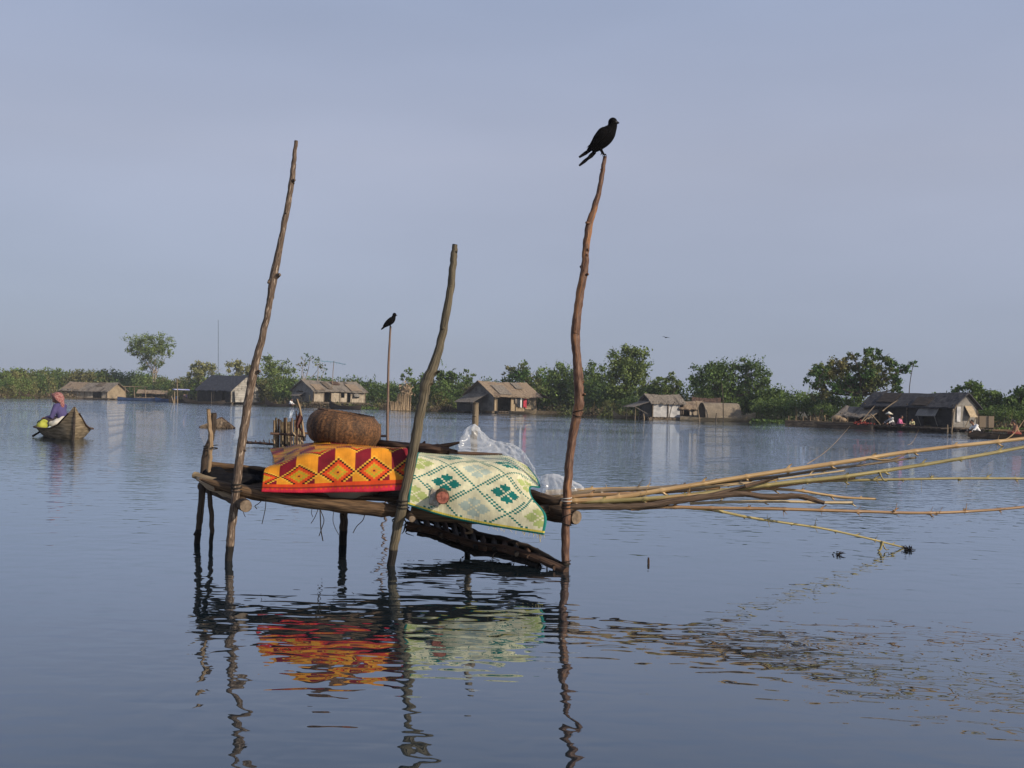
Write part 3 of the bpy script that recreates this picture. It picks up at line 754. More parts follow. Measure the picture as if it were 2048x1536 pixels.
cloth('dark grey trousers hanging to the right of the red shirt', 1.62, .22, .7, (.05, .045, .045), (.08, .075, .07))
cloth('grey sarong hanging leftmost on the house front', -.05, .22, .65, (.16, .13, .11), (.22, .19, .16))

H5 = House('small grey hut walled with a hanging white tarp, left of the arched houseboat', 1322, 95, R(18), 2.9, 2.6, 1.55, 2.25, .25, M_tarp, (W_dark, W_grey), M_dthatch,
           front=[(.9, 'w'), (.1, 'o')], left=[(.1, 'w'), (.8, 'o'), (.1, 'w')], over=.25, name='floating_hut')
H5.awning(-1.5, 0, 1.62, 2.4, 1.7, .55, M_dthatch, ang=R(-90), name='awning')
ps = MB(); ps.tube([(-2.9, -.9, -.2), (-2.9, -.9, 1.1)], .04, 5); ps.tube([(-2.9, .9, -.2), (-2.9, .9, 1.1)], .04, 5); ps.build('awning_posts', M_pole, H5.root)
H6 = House('low brown thatched shed squeezed between the tarp hut and arched houseboat', 1376, 95.5, R(12), 2.2, 2.2, 1.15, 1.75, .25, W_worn, (W_grey, W_grey), M_bthatch,
           front=[(.12, 'o'), (.25, 'd'), (.63, 'w')], over=.25, name='floating_hut')
H6b = House('dark brown roofed shed just behind the arched houseboat', 1412, 99, R(-10), 2.0, 2.2, 1.5, 2.1, .25, W_worn, (W_grey, W_grey), M_drift, over=.3, name='floating_hut')
H8 = House('long dark house with black roof and pale woven gable at the right', 1838, 75.0, R(-55), 6.9, 2.75, 1.72, 2.6, .28, W_dark, (W_dark, W_grey), M_droof,
           front=[(.16, 'w'), (.12, 'd'), (.40, 'w'), (.1, 'd'), (.22, 'w')], right=[(.10, 'w'), (.2, 'h'), (.7, 'w')], over=.28)
roof_patch(H8, -2.6, -1.2, .3, 1.3, M_char); roof_patch(H8, .4, 1.6, .7, 1.6, M_char)
H8.awning(1.75, -1.42, 1.62, 1.5, .5, .62, W_grey, name='window_flap')
H8.awning(3.5, .3, 1.72, .85, .42, .72, W_tan, ang=R(90), name='window_flap')
mb = MB(); mb.box((3.52, -.85, 1.15), (.05, .42, 1.0)); mb.build('door_panel', M_tarp, H8.root)
dk = MB()
for i in range(20): dk.bar((-3.6 + .37 * i, -2.9, .18), (-3.6 + .37 * i, -1.7, .20), .3, .06)
for i in range(12): dk.bar((3.6 + .0, -1.9 + .33 * i, .18), (4.4, -1.9 + .33 * i, .19), .28, .06)
dk.build('veranda', M_char, H8.root)
S9 = House('low thatched shelter leaning against the left end of the long dark house', 1728, 77.5, R(-48), 2.3, 2.3, .95, 1.55, .2, W_dark, (W_dark, W_tan), M_dthatch, front=[(.2, 'w'), (.6, 'o'), (.2, 'w')], over=.35, name='thatched_shelter', cat='shelter', group='low shelters on the far shore')
S9b = House('brown thatched shelter on thin posts between the two leftmost huts', 306, 178, R(10), 3.8, 2.4, 1.35, 1.8, .6, W_dark, (W_dark, W_dark), M_bthatch, front=[(1, 'o')], left=[(1, 'o')], right=[(1, 'o')], over=.5, name='thatched_shelter', cat='shelter', group='low shelters on the far shore')

# ------------------------------------------------------------------ boats
def hull_mesh(L, beam, depth, bow, stern, draft=.12, flat=.35, n=24, th=.035, sharp=1.6, pw=2.6):
    mb = MB(); secs = []
    def sec(u, o):
        x = (u - .5) * L
        k = abs(2 * u - 1)
        w = max(0.012, beam / 2 * (1 - k ** sharp) ** .8 + .015) - o
        w = max(w, .006)
        rise = (bow if u > .5 else stern) * k ** pw
        top = depth + rise
        bot = -draft + o + (rise * .55 + draft * .6) * k ** 5
        pts = []
        for a in (-1, -.96, -.78, -.45, 0, .45, .78, .96, 1):
            s_ = abs(a)
            z = bot + (top - bot) * (max(0, (s_ - flat) / (1 - flat))) ** 1.25
            y = w * (a if s_ < .99 else math.copysign(1.0, a)) * (.86 + .14 * s_)
            pts.append(Vector((x - (o * .5 if u > .5 else -o * .5) * 0, y, z)))
        return pts
    m_ = 9
    b0 = len(mb.v)
    for i in range(n + 1):
        for p in sec(i / n, 0): mb.vert(p)
    for i in range(n):
        for j in range(m_ - 1):
            a = b0 + i * m_ + j
            mb.face((a, a + m_, a + m_ + 1, a + 1), True)
    b1 = len(mb.v)
    for i in range(n + 1):
        for p in sec(i / n, th): mb.vert(p)
    for i in range(n):
        for j in range(m_ - 1):
            a = b1 + i * m_ + j
            mb.face((a + 1, a + m_ + 1, a + m_, a), True)
    for i in range(n):
        for j in (0, m_ - 1):
            a, c = b0 + i * m_ + j, b1 + i * m_ + j
            f = (a, c, c + m_, a + m_)
            mb.face(f if j else f[::-1], False)
    return mb
def boat(label, loc, rz, L, beam, depth, bow, stern, m, cat='boat', group=None, thwarts=3, name='wooden_boat', **kw):
    r = empty(name, loc, rz, label, cat, group)
    hull_mesh(L, beam, depth, bow, stern, **kw).build('hull', m, r)
    if thwarts:
        for i in range(thwarts):
            x = L * (-.28 + .56 * i / max(1, thwarts - 1)) if thwarts > 1 else 0
            t = MB(); t.box((x, 0, depth * .82), (.16, beam * .86, .03)); t.build('thwart', m, r)
    return r
FB = 'boats moored along the far shore'
boat('long low blue boat moored right of the farthest left hut', G(278, 165), R(18), 6.2, 1.1, .42, .15, .15, M_blue, group=FB)
boat('short bright blue boat between the low blue boat and tilted poles', G(332, 152), R(8), 3.0, .9, .45, .45, .25, mat('bright_blue_paint', (.02, .05, .14), (.04, .09, .22), 3, rough=.5), group=FB)
boat('dark canoe moored in front of the dark roofed hut', G(408, 141), R(4), 5.4, .8, .28, .3, .75, M_char, group=FB)
c_ = boat('dark canoe with one white clad paddler left of the long plank house', G(558, 128), R(0), 3.3, .75, .3, .15, .75, M_char, group=FB)
boat('long grey upturned hull beside the thatched house with laundry', G(1112, 112), R(4), 6.6, 1.0, .40, .18, .18, M_greyw, group=FB, thwarts=5)
boat('pale pointed canoe on the bank left of the tarp hut', G(1250, 96), R(5), 2.2, .7, .28, .1, .45, M_greyw, group=FB)
boat('dark overturned looking canoe on the bank before the long plank house', G(690, 114), R(-14), 3.6, .8, .35, .2, .65, M_char, group=FB)
boat('narrow skiff beached at the left foot of the thatched house veranda', G(1045, 110), R(-20), 3.0, .7, .22, .45, .12, M_greyw, group=FB)
# boat with striped awning: blue cabin canopy by the tilted poles
r = empty('canopy_boat', G(361, 150), R(30), 'small boat under a blue and white canopy left of the dark roofed hut', 'boat', FB)
hull_mesh(3.2, 1.0, .45, .3, .2).build('hull', M_char, r)
mb = MB(); mb.grid(lambda u, v: ((u - .5) * 2.2, (v - .5) * 1.2, 1.75 + .12 * math.sin(v * 3.14)), 6, 6); mb.build('canopy', mat('blue_white_canopy', (.08, .12, .5), (.5, .5, .6), 2, rough=.6), r, solid=.04)
mb = MB()
for x in (-1, 1):
    for y in (-.55, .55): mb.tube([(x, y, .3), (x, y, 1.76)], .025, 5)
mb.build('canopy_posts', M_pole, r)
mb = MB(); mb.ball((.6, -.1, .8), (.35, .3, .4)); mb.build('cargo', mat('mixed_bundle', (.5, .25, .05), (.1, .15, .4), 5), r)

# arched houseboat
r = empty('houseboat', G(1436, 93), R(14), 'houseboat with arched woven cover on a long pale hull', 'houseboat', FB)
hull_mesh(7.0, 1.6, .32, .55, .1, sharp=3.0).build('hull', mat('pale_hull', (.28, .21, .13), (.45, .36, .24), 2, (1, 1, 5), .85), r)
mb = MB()
def arch(u, v, o=0):
    a = math.pi * (v * 1.16 - .08); rad = .92 - o
    return (-1.55 + 3.3 * u, -math.cos(a) * rad * .98, .42 + max(-.1, math.sin(a)) * (1.18 - o) + .02 * noise.noise(Vector((u * 9, v * 6, 0))))
mb.grid(lambda u, v: arch(1 - u, v), 16, 16, True); mb.grid(lambda u, v: arch(u, v, .05), 16, 16, True)
mb.grid(lambda u, v: arch(0, u, .05 * v), 16, 1, False); mb.grid(lambda u, v: arch(1, 1 - u, .05 * v), 16, 1, False)
mb.build('arched_cover', weave_mat('woven_arch', (.27, .225, .165), (.215, .175, .13), (.10, .08, .06), bw=.25, rh=.1, stain=(.13, .11, .085)), r)
mb = MB(); mb.grid(lambda u, v: (1.7, (-math.cos(math.pi * u)) * .86 * (1 if v else 1), .4 + (math.sin(math.pi * u) * 1.1) * v), 12, 4, False); mb.build('end_wall', W_worn, r, solid=.03)
mb = MB()
for y in (-.6, .6): mb.tube([(2.0, y, .3), (2.0, y, .85)], .03, 5)
mb.bar((2.0, -.6, .85), (2.0, .6, .85), .05, .05); mb.bar((2.3, -.5, .3), (2.9, .5, .75), .06, .04)
mb.build('stern_rail', M_pole, r)

# ------------------------------------------------------------------ poles, aerials, pens on the far shore
def pole(label, pts, rad, m=None, name='mooring_pole', cat='pole', group='poles along the far shore', lump=.1, seg=6):
    mb = MB(); pts = [Vector(p) for p in pts]
    mb.tube(cr(pts, 4), [rad * (1 - .35 * i / (4 * (len(pts) - 1))) for i in range(4 * (len(pts) - 1) + 1)], seg, lump, len(label))
    return tag(mb.build(name, m or M_pole, origin=pts[0]), label, cat, group)
def pp(x, y, D): return P(x, y, D)
pole('thin dark pole standing before the arched houseboat cover', [G(1447, 91, -.3), pp(1446, 800, 91), pp(1443, 766, 91)], .05, M_dpole)
pole('short dark stake in the water before the arched houseboat', [G(1432, 90, -.3), pp(1432, 836, 90), pp(1433, 826, 90)], .06, M_dpole)
pole('leaning pole at the dark mouth of the arched cover', [G(1400, 91.5, -.2), pp(1396, 820, 91.5), pp(1392, 803, 91.5)], .05)
pole('leaning stick propped against the white tarp', [G(1337, 92, -.2), pp(1342, 818, 92), pp(1350, 803, 92)], .04, M_dpole)
pole('short pale stake left of the tarp hut awning', [G(1288, 91, -.3), pp(1288, 836, 91), pp(1287, 827, 91)], .07)
pole('tall thin pole in front of the blue boats', [G(355, 140, -.3), pp(355, 790, 140), pp(354, 757, 140)], .07)
pole('short upright pole beside the tilted pole before the blue boat', [G(349, 139, -.3), pp(349, 795, 139), pp(349, 782, 139)], .09)
pole('short tilted pole before the blue boat', [G(348, 138.5, -.3), pp(345, 798, 138.5), pp(342, 792, 138.5)], .07)
pole('dark thin pole before the wall of the dark roofed hut', [G(423, 138, -.3), pp(423, 795, 138), pp(423, 784, 138)], .06, M_dpole)
pole('long stick leaning out from the tip of the long grey hull', [G(1173, 110, 0), pp(1168, 826, 110), pp(1161, 818, 110)], .05)
pole('thin mooring pole before the pale gable of the long dark house', [G(1902, 69, -.3), pp(1907, 830, 69), pp(1913, 808, 69)], .045)
pole('short stake in the water before the long dark house', [G(1895, 68.5, -.3), pp(1895, 856, 68.5), pp(1895, 849, 68.5)], .05)
pole('tall thin pole rising over the roof of the long dark house', [G(1816, 78, .3), pp(1819, 775, 78), pp(1826, 730, 78)], .035, M_dpole)
# radio mast and TV aerial
mb = MB(); a = G(437, 156, 0); t_ = pp(436.5, 640, 156)
mb.tube([a, (a + t_) / 2, t_], [.06, .05, .03], 5)
tag(mb.build('radio_mast', M_metal, origin=a), 'very tall thin radio mast above the dark roofed hut', 'mast')
r = empty('television_aerial', pp(664, 763, 131), 0, 'television aerial with a long blue boom above the plank house roof', 'aerial')
mb = MB(); mb.tube([pp(664, 775, 131), pp(666, 745, 131), pp(668, 722, 131)], .04, 5); mb.build('mast', M_pole, r, True)
mb = MB(); mb.tube([pp(641, 722, 131), pp(668, 724, 131), pp(691, 729, 131)], .035, 5)
for i in range(9):
    x = 643 + i * 6; y = 722 + i * .85
    c = pp(x, y, 131); mb.tube([c + Vector((0, -.5, 0)), c + Vector((0, .5, 0))], .015, 4); mb.tube([c, c + Vector((0, 0, -.22 if i % 2 else .2))], .014, 4)
mb.build('boom', mat('blue_aerial', (.10, .22, .30), (.14, .3, .38), 3), r, True)
# frame of poles left (drying rack)
r = empty('drying_rack', G(268, 170), 0, 'bare pole drying rack right of the farthest left hut', 'rack')
mb = MB()
for (x, y) in ((250, 776), (268, 776), (290, 778)): mb.tube([G(x + 2, 170, 0), pp(x, y - 3, 170)], .06, 5)
mb.tube([pp(246, 773, 170), pp(295, 774, 170)], .06, 5)
mb.build('poles', M_pole, r, True)
# straw screens pile
r = empty('straw_screen_stack', G(812, 113), 0, 'stack of tall straw coloured screens on the bank right of the distant crow pole', 'straw screens')
for (x0, x1, y0, dd) in ((782, 802, 803, 0), (794, 813, 789, .5), (804, 820, 792, 1.0)):
    mb = MB(); a = G(x0, 113 + dd, .05); c = G(x1, 113 + dd, .05); h = pp(x0, y0, 113 + dd).z
    for i in range(14):
        q = a + (c - a) * (i / 13); mb.tube([q + Vector((0, ur.uniform(-.05, .05), 0)), q + Vector((ur.gauss(0, .04), ur.gauss(0, .05), (h) * ur.uniform(.9, 1.06)))], .06, 5)
    mb.build('screen', M_straw, r, True)
mb = MB()
c = pp(812, 782, 114.5)
mb.ball(c, (.5, .4, .75), 12, 9)
for _ in range(260): mb.leaf(c + Vector((ur.gauss(0, .3), ur.gauss(0, .25), ur.gauss(0, .4))), .35, ur)
tag(mb.build('loose_straw', M_straw, r, True), kind='stuff')
# fish pens left of the dark house
r = empty('fish_pen', G(1645, 74.5), R(-30), 'floating fish pen with a row of pale posts left of the long dark house', 'fish pen')
mb = MB()
for i in range(9):
    x = -2.2 + .5 * i
    mb.tube([(x, -.6, -.2), (x + .02, -.6, .75 + .1 * math.sin(i * 3.1))], .035, 5)
mb.build('post_row', M_pole, r)
mb = MB(); mb.bar((-2.4, -.65, .22), (2.6, -.65, .22), .08, .4); mb.bar((-2.4, .8, .2), (2.6, .8, .2), .08, .35); mb.bar((-2.4, -.6, .22), (-2.4, .8, .22), .08, .4); mb.bar((2.6, -.6, .22), (2.6, .8, .22), .08, .4)
for i in range(10): mb.bar((-2.3 + .52 * i, -.6, .41 + .01 * (i % 2)), (-2.3 + .52 * i, .8, .41), .2, .04)
mb.build('float_deck', M_raft, r)
mb = MB(); mb.ball((.9, .2, .62), (.4, .3, .25)); mb.ball((1.3, .1, .55), (.3, .25, .18)); mb.build('basket_heap', M_straw, r)
r = empty('fish_pen', G(1690, 71.5), R(-28), 'low dark pen deck with a red heap in front of the thatched shelter', 'fish pen')
mb = MB(); mb.box((0, 0, .12), (3.4, 1.1, .3)); mb.bar((-1.9, -.45, .32), (1.9, -.45, .32), .07, .06); mb.bar((-1.9, .45, .32), (1.9, .45, .32), .07, .06); mb.build('float_deck', M_char, r)
mb = MB()
for _ in range(60): mb.ball((1.1 + ur.gauss(0, .28), -.2 + ur.gauss(0, .15), .3 + abs(ur.gauss(0, .08))), .07, 6, 4)
mb.build('red_heap', mat('red_netting', (.22, .03, .02), (.3, .06, .04), 6), r)
XP = 'crossed poles in front of the thatched shelter'
for i, (a, c, lab) in enumerate((((1723, 843), (1750, 811), 'pale slanting pole leftmost of the crossed poles before the shelter'), ((1728, 842), (1745, 830), 'short slanting pole in the crossed poles before the shelter'), ((1741, 828), (1761, 850), 'pale pole of the crossed poles falling to the right'), ((1765, 822), (1796, 800), 'slim pole slanting up against the black roof eave'), ((1736, 838), (1755, 826), 'bent pole low in the crossed poles before the shelter'))):
    pole(lab, [pp(a[0], a[1], 70.5), pp((a[0] + c[0]) / 2, (a[1] + c[1]) / 2 - 1, 70.6), pp(c[0], c[1], 70.7)], .04, M_pole, 'crossed_pole', 'pole', XP)
r = empty('wooden_crate', G(1966, 76, .25), R(-20), 'two toned wooden crate on the bank right of the long dark house', 'crate')
mb = MB()
for (x, y, w, d) in ((0, -.4, 1.3, .04), (0, .4, 1.3, .04), (-.65, 0, .04, .8), (.65, 0, .04, .8)): mb.box((x, y, .42), (w, d, .8))
mb.box((0, 0, .05), (1.25, .75, .05)); mb.build('box', M_pale, r)
mb = MB(); mb.box((-.3, -.43, .42), (.08, .03, .82)); mb.box((.3, -.43, .42), (.08, .03, .82)); mb.build('battens', M_raft, r)
b = MB(); a = G(1985, 73, .1); c = G(2120, 71, .1); b.tube([a, (a + c) / 2, c], .12, 6)
tag(b.build('floating_log', M_beam, origin=a), 'long floating log in front of the right hand bank', 'log')

# ------------------------------------------------------------------ people
def seated_person(label, loc, rz, shirtm, head='hair', scale=1.0, lean=.25, bare=False, group=None, arms='lap', trousers=None, legs=True, vox=.011):
    """sits cross-legged at loc, facing local -x; one continuous body, clothing and head cover as parts"""
    r = empty('person', loc, rz, label, 'person', group)
    S = scale
    def V(x, y, z): return Vector((x * S, y * S, z * S))
    hip = V(0, 0, .10); chest = V(-.10 * lean * 4, 0, .40); neck = V(-.17 * lean * 4, 0, .545); hd = V(-.205 * lean * 4 - .01, 0, .665)
    b = MB()
    b.tube(cr([hip, (hip + chest) / 2 + V(.02, 0, 0), chest, neck + V(.03, 0, -.06)], 5), [S * x for x in (.15, .152, .15, .147, .143, .14, .137, .138, .142, .146, .148, .145, .135, .115, .09, .07)], 14, flat=.74, up=Vector((1, 0, 0)))
    b.tube([neck + V(.02, 0, -.06), neck, hd], [S * .06, S * .055, S * .055], 10)
    b.ball(hd, (S * .098, S * .078, S * .115), 14, 10)
    b.ball(hd + V(-.09, 0, -.015), (S * .022, S * .014, S * .022), 8, 6)                     # nose
    b.ball(hd + V(-.075, 0, -.07), (S * .025, S * .032, S * .03), 8, 6)                        # jaw
    for sy in (-1, 1): b.ball(hd + V(.005, sy * .08, -.01), (S * .018, S * .012, S * .03), 8, 6)     # ears
    hands = []
    for sy in (-1, 1):
        sh = chest + V(.0, sy * .165, .085)
        if arms == 'lap': el = sh + V(-.07, sy * .07, -.27); ha = el + V(-.22, -sy * .08, -.03)
        elif arms == 'reach': el = sh + V(-.16, sy * .05, -.22); ha = el + V(-.22, -sy * .02, -.12)
        else: el = sh + V(-.12, sy * .09, -.22); ha = el + V(-.20, -sy * .03, .08)
        b.tube([chest + V(0, sy * .09, .09), sh, (sh + el) / 2, el, (el + ha) / 2, ha], [S * x for x in (.06, .058, .048, .041, .037, .026)], 9)
        d = (ha - el).normalized(); side = Vector((0, -sy, 0)); dn = d.cross(side).normalized() * sy
        pc = ha + d * S * .045
        b.tube([ha, pc, ha + d * S * .085], [S * .026, S * .034, S * .033], 8, flat=.6)
        for k in range(4):
            o = side * S * (.027 - .018 * k); ln_ = S * (.062, .075, .07, .055)[k]
            p0 = ha + d * S * .08 + o; p1 = p0 + d * ln_ * .5; p2 = p1 + (d * .6 + Vector((0, 0, -.6))).normalized() * ln_ * .5
            b.tube([p0, p1, p2], [S * .0105, S * .0095, S * .008], 6)
        t0 = ha + d * S * .03 + side * S * .028
        b.tube([t0, t0 + (side * .7 + d * .6) * S * .03, t0 + (side * .5 + d) * S * .055], [S * .012, S * .011, S * .009], 6)
        hands.append(ha + d * S * .06)
        if legs:
            kn = hip + V(-.34, sy * .25, .02); ft = hip + V(-.30, -sy * .10, -.055)
            b.tube([hip + V(0, sy * .08, 0), (hip + kn) / 2 + V(0, sy * .04, .02), kn], [S * .10, S * .085, S * .06], 10)
            b.tube([kn, (kn + ft) / 2, ft], [S * .058, S * .05, S * .035], 10)
            b.tube([ft, ft + V(-.04, -sy * .09, -.01), ft + V(-.05, -sy * .15, -.012)], [S * .036, S * .034, S * .022], 8, flat=.7)
    fuse(b.build('body', M_skin, r), vox * S, 3)
    for sy in (-1, 1):
        e = MB(); e.ball(hd + V(-.088, sy * .032, .012), S * .013, 8, 6); e.build('eye', M_hair, r)
    mo = MB(); mo.ball(hd + V(-.096, 0, -.062), (S * .008, S * .024, S * .007), 8, 5); mo.build('mouth', mat('lips', (.2, .06, .05), (.22, .07, .055)), r)
    if not bare:
        c = MB()
        c.tube(cr([hip + V(0, 0, -.02), (hip + chest) / 2 + V(.02, 0, 0), chest, neck + V(.03, 0, -.055)], 5), [S * (x + .022) for x in (.155, .152, .15, .147, .143, .14, .137, .138, .142, .146, .148, .145, .135, .115, .085, .052)], 14, flat=.76, up=Vector((1, 0, 0)))
        for sy in (-1, 1):
            sh = chest + V(.0, sy * .165, .085)
            if arms == 'lap': el = sh + V(-.07, sy * .07, -.27); ha = el + V(-.22, -sy * .08, -.03)
            elif arms == 'reach': el = sh + V(-.16, sy * .05, -.22); ha = el + V(-.22, -sy * .02, -.12)
            else: el = sh + V(-.12, sy * .09, -.22); ha = el + V(-.20, -sy * .03, .08)
            c.tube([chest + V(0, sy * .08, .09), sh, (sh + el) / 2, el, el + (ha - el) * .55, el + (ha - el) * .8], [S * x for x in (.075, .078, .068, .06, .054, .046)], 10)
        fuse(c.build('shirt', shirtm, r), vox * S, 3)
    if legs:
        c = MB()
        c.ball(hip + V(.01, 0, 0), (S * .18, S * .19, S * .12), 12, 8)
        for sy in (-1, 1):
            kn = hip + V(-.34, sy * .25, .02); ft = hip + V(-.30, -sy * .10, -.055)
            c.tube([hip + V(0, sy * .08, 0), (hip + kn) / 2 + V(0, sy * .04, .02), kn], [S * .118, S * .104, S * .08], 10)
            c.tube([kn, (kn + ft) / 2], [S * .08, S * .07], 10)
        fuse(c.build('trousers', trousers or mat('dark_trousers', (.02, .015, .02), (.04, .03, .035), 6), r), vox * 1.2 * S, 3)
    if head == 'hair':
        c = MB(); c.ball(hd + V(.022, 0, .025), (S * .102, S * .09, S * .108), 14, 10); fuse(c.build('hair', M_hair, r), .012 * S, 2)
    elif head == 'scarf':
        hr_ = MB(); hr_.ball(hd + V(.02, 0, .015), (S * .10, S * .086, S * .11), 14, 10); hr_.build('hair', M_hair, r)
        c = MB(); c.ball(hd + V(.035, 0, .05), (S * .135, S * .125, S * .115), 16, 10)
        c.ball(hd + V(.10, 0, -.01), (S * .095, S * .11, S * .13), 14, 10)
        c.ball(hd + V(-.03, 0, .085), (S * .095, S * .10, S * .06), 12, 8)
        c.tube(cr([hd + V(.12, 0, -.05), hd + V(.17, -.02, -.14), hd + V(.18, -.05, -.24)], 4), [S * x for x in (.075, .075, .07, .065, .06, .055, .05, .04, .02)], 10, .2, 3)
        c.tube(cr([hd + V(.02, -.12, .06), hd + V(.08, -.13, 0), hd + V(.14, -.08, -.08)], 4), [S * .04] * 9, 8, .2, 4)
        km = mat('red_checked_scarf', (.19, .055, .055), (.30, .165, .145), 34, (1, 1, 1), .9, .01, lo=.45, hi=.55)
        fuse(c.build('head_scarf', km, r), .011 * S, 2)
    elif head == 'cone':
        hr_ = MB(); hr_.ball(hd + V(.02, 0, .01), (S * .10, S * .086, S * .105), 14, 10); hr_.build('hair', M_hair, r)
        c = MB(); n = 20; t = hd + V(0, 0, .25); i0 = c.vert(t); i1 = c.vert(t - V(0, 0, .025))
        ring = [c.vert(hd + V(.27 * math.cos(6.2832 * k / n), .27 * math.sin(6.2832 * k / n), .06)) for k in range(n)]
        for k in range(n):
            c.face((i0, ring[k], ring[(k + 1) % n]), True); c.face((i1, ring[(k + 1) % n], ring[k]), True)
        c.build('conical_hat', mat('pale_hat', (.62, .57, .45), (.75, .7, .58), 6), r)
    return r, [MW[r.name] @ h for h in hands]
M_white = mat('white_shirt', (.62, .61, .6), (.72, .71, .7), 5, rough=.9)
def ppl(label, x, D, z, rz, m, **k):
    return seated_person(label, G(x, D, z), rz, m, **k)
FP = 'people by the far houses'
ppl('person in a white top paddling the dark canoe left of the plank house', 580, 127.9, .16, R(160), M_white, group=FP, scale=1.0, arms='reach')
ppl('person in a conical hat and white shirt sitting at the front of the dark house', 1785, 69.8, .30, R(20), mat('bw_shirt', (.55, .54, .53), (.03, .03, .035), 9, lo=.5, hi=.56, rough=.9), head='cone', group=FP, arms='reach', lean=.35)
ppl('person in pink with dark hair beside the person in a conical hat', 1797, 70.3, .26, R(140), mat('pink_shirt', (.45, .10, .20), (.55, .16, .28), 6, rough=.9), group=FP, scale=.9)
ppl('child in a yellow shirt sitting alone before the dark house', 1824, 70.6, .28, R(70), mat('yellow_shirt', (.5, .45, .22), (.6, .55, .3), 6, rough=.9), group=FP, scale=.62)
# dark canoe at the right with two people
cn = G(2028, 52.5)
boat('long dark canoe carrying two people at the right edge of the picture', cn, R(183), 4.6, .8, .24, .2, .12, M_char, cat='canoe', thwarts=4)
ppl('person in a white shirt bending at the near tip of the dark right hand canoe', 1957, 52.6, .18, R(10), M_white, scale=.9, lean=.5, arms='reach')
ppl('bare chested person sitting amidships in the dark right hand canoe', 2035, 52.5, .16, R(-10), None, bare=True, scale=1.0, trousers=mat('red_shorts', (.15, .03, .02), (.2, .05, .04), 5))

# boat with the person in a headscarf, bow towards us
SB = G(126, 26.2)
rzb = R(-90 - 0) - az(126) + R(7)
srow = boat('grey plank rowing boat with high pointed bow facing the viewer, left', SB, rzb, 3.6, 1.22, .25, .52, .08, M_greyw, cat='boat', thwarts=0, draft=.14, flat=.42, sharp=2.3, th=.03, pw=7.5)
q = MW[srow.name]
for x in (-.6, .45):
    t = MB(); t.box((x, 0, .2), (.16, .95, .03)); t.build('thwart', M_greyw, srow)
mb = MB(); mb.tube([(1.77, 0, .76), (1.80, 0, .50), (1.78, 0, .2), (1.70, 0, -.08)], [.022, .03, .032, .03], 6); mb.build('stem', M_char, srow)
mb = MB()
for sy in (-1, 1):
    pts = []
    for i in range(13):
        u = .08 + .9 * i / 12; k = abs(2 * u - 1); w = 1.22 / 2 * (1 - k ** 2.3) ** .8 + .015
        rise = (.52 if u > .5 else .08) * k ** 7.5
        pts.append(((u - .5) * 3.6, sy * (w + .012), .25 + rise - .02))
    mb.tube(pts, .018, 6)
mb.build('gunwale', M_drift, srow)
pr_, hands = seated_person('person in purple shirt and red checked headscarf seated in the plank boat', SB + Vector((-.16, .35, .26)), R(-8), mat('purple_shirt', (.055, .047, .125), (.08, .066, .165), 5, rough=.9, bump=.01), head='scarf', lean=.22, arms='lap', vox=.009)
mb = MB()
c = P(113, 846, 26.05)
mb.grid(lambda u, v: c + Vector(((u - .5) * .36, -.09 * math.sin(u * 3.14) * math.sin(v * 3.14), (v - .5) * .2 + (u - .5) * .16 + .01 * math.sin(u * 17))), 10, 6)
mb.grid(lambda u, v: c + Vector(((.5 - u) * .36, .09 * math.sin(u * 3.14) * math.sin(v * 3.14), (v - .5) * .2 + (.5 - u) * .16 + .01 * math.sin((1 - u) * 17))), 10, 6)
tag(mb.build('cloth_bag', mat('cream_cloth', (.5, .46, .38), (.62, .58, .5), 5, rough=.9), origin=c), 'small cream cloth bag held by the person in the headscarf', 'bag')
mb = MB(); c = P(84, 852, 26.0); mb.ball((0, 0, 0), (.13, .15, .12), 14, 10); mb.tube(cr([(.0, -.1, .08), (.05, -.05, .14), (.13, 0, .10)], 3), [.035] * 7, 8, .2)
o = mb.build('bundle', mat('lime_cloth', (.22, .24, .03), (.36, .36, .06), 5, rough=.8, bump=.02)); o.location = c; fuse(o, .02, 3)
tag(o, 'lime green tied bundle in the plank boat beside the purple shirt', 'bundle')
mb = MB(); c = P(88, 846, 26.35); mb.ball((0, 0, 0), (.17, .16, .09), 12, 8); mb.ball((.13, .03, -.04), (.15, .14, .09), 12, 8)
o = mb.build('sack', mat('black_sack', (.012, .012, .014), (.03, .028, .03), 5, rough=.7)); o.location = c; fuse(o, .02, 3)
tag(o, 'black sack lying behind the lime green bundle', 'sack')
mb = MB(); c = P(101, 856, 25.8); mb.ball((0, 0, 0), (.07, .07, .04), 12, 8); o = mb.build('plastic_bag', mat('pale_blue_plastic', (.5, .6, .62), (.65, .72, .72), 6, rough=.4)); o.location = c
tag(o, 'pale blue plastic bag low in the plank boat', 'bag')
mb = MB(); a = P(82, 862, 26.0); c = P(66, 872, 25.6); mb.tube([a + (a - c) * 2, a, c], [.02, .02, .03], 6)
tag(mb.build('oar', M_char, origin=a), 'dark oar sticking out over the side of the plank boat', 'oar')

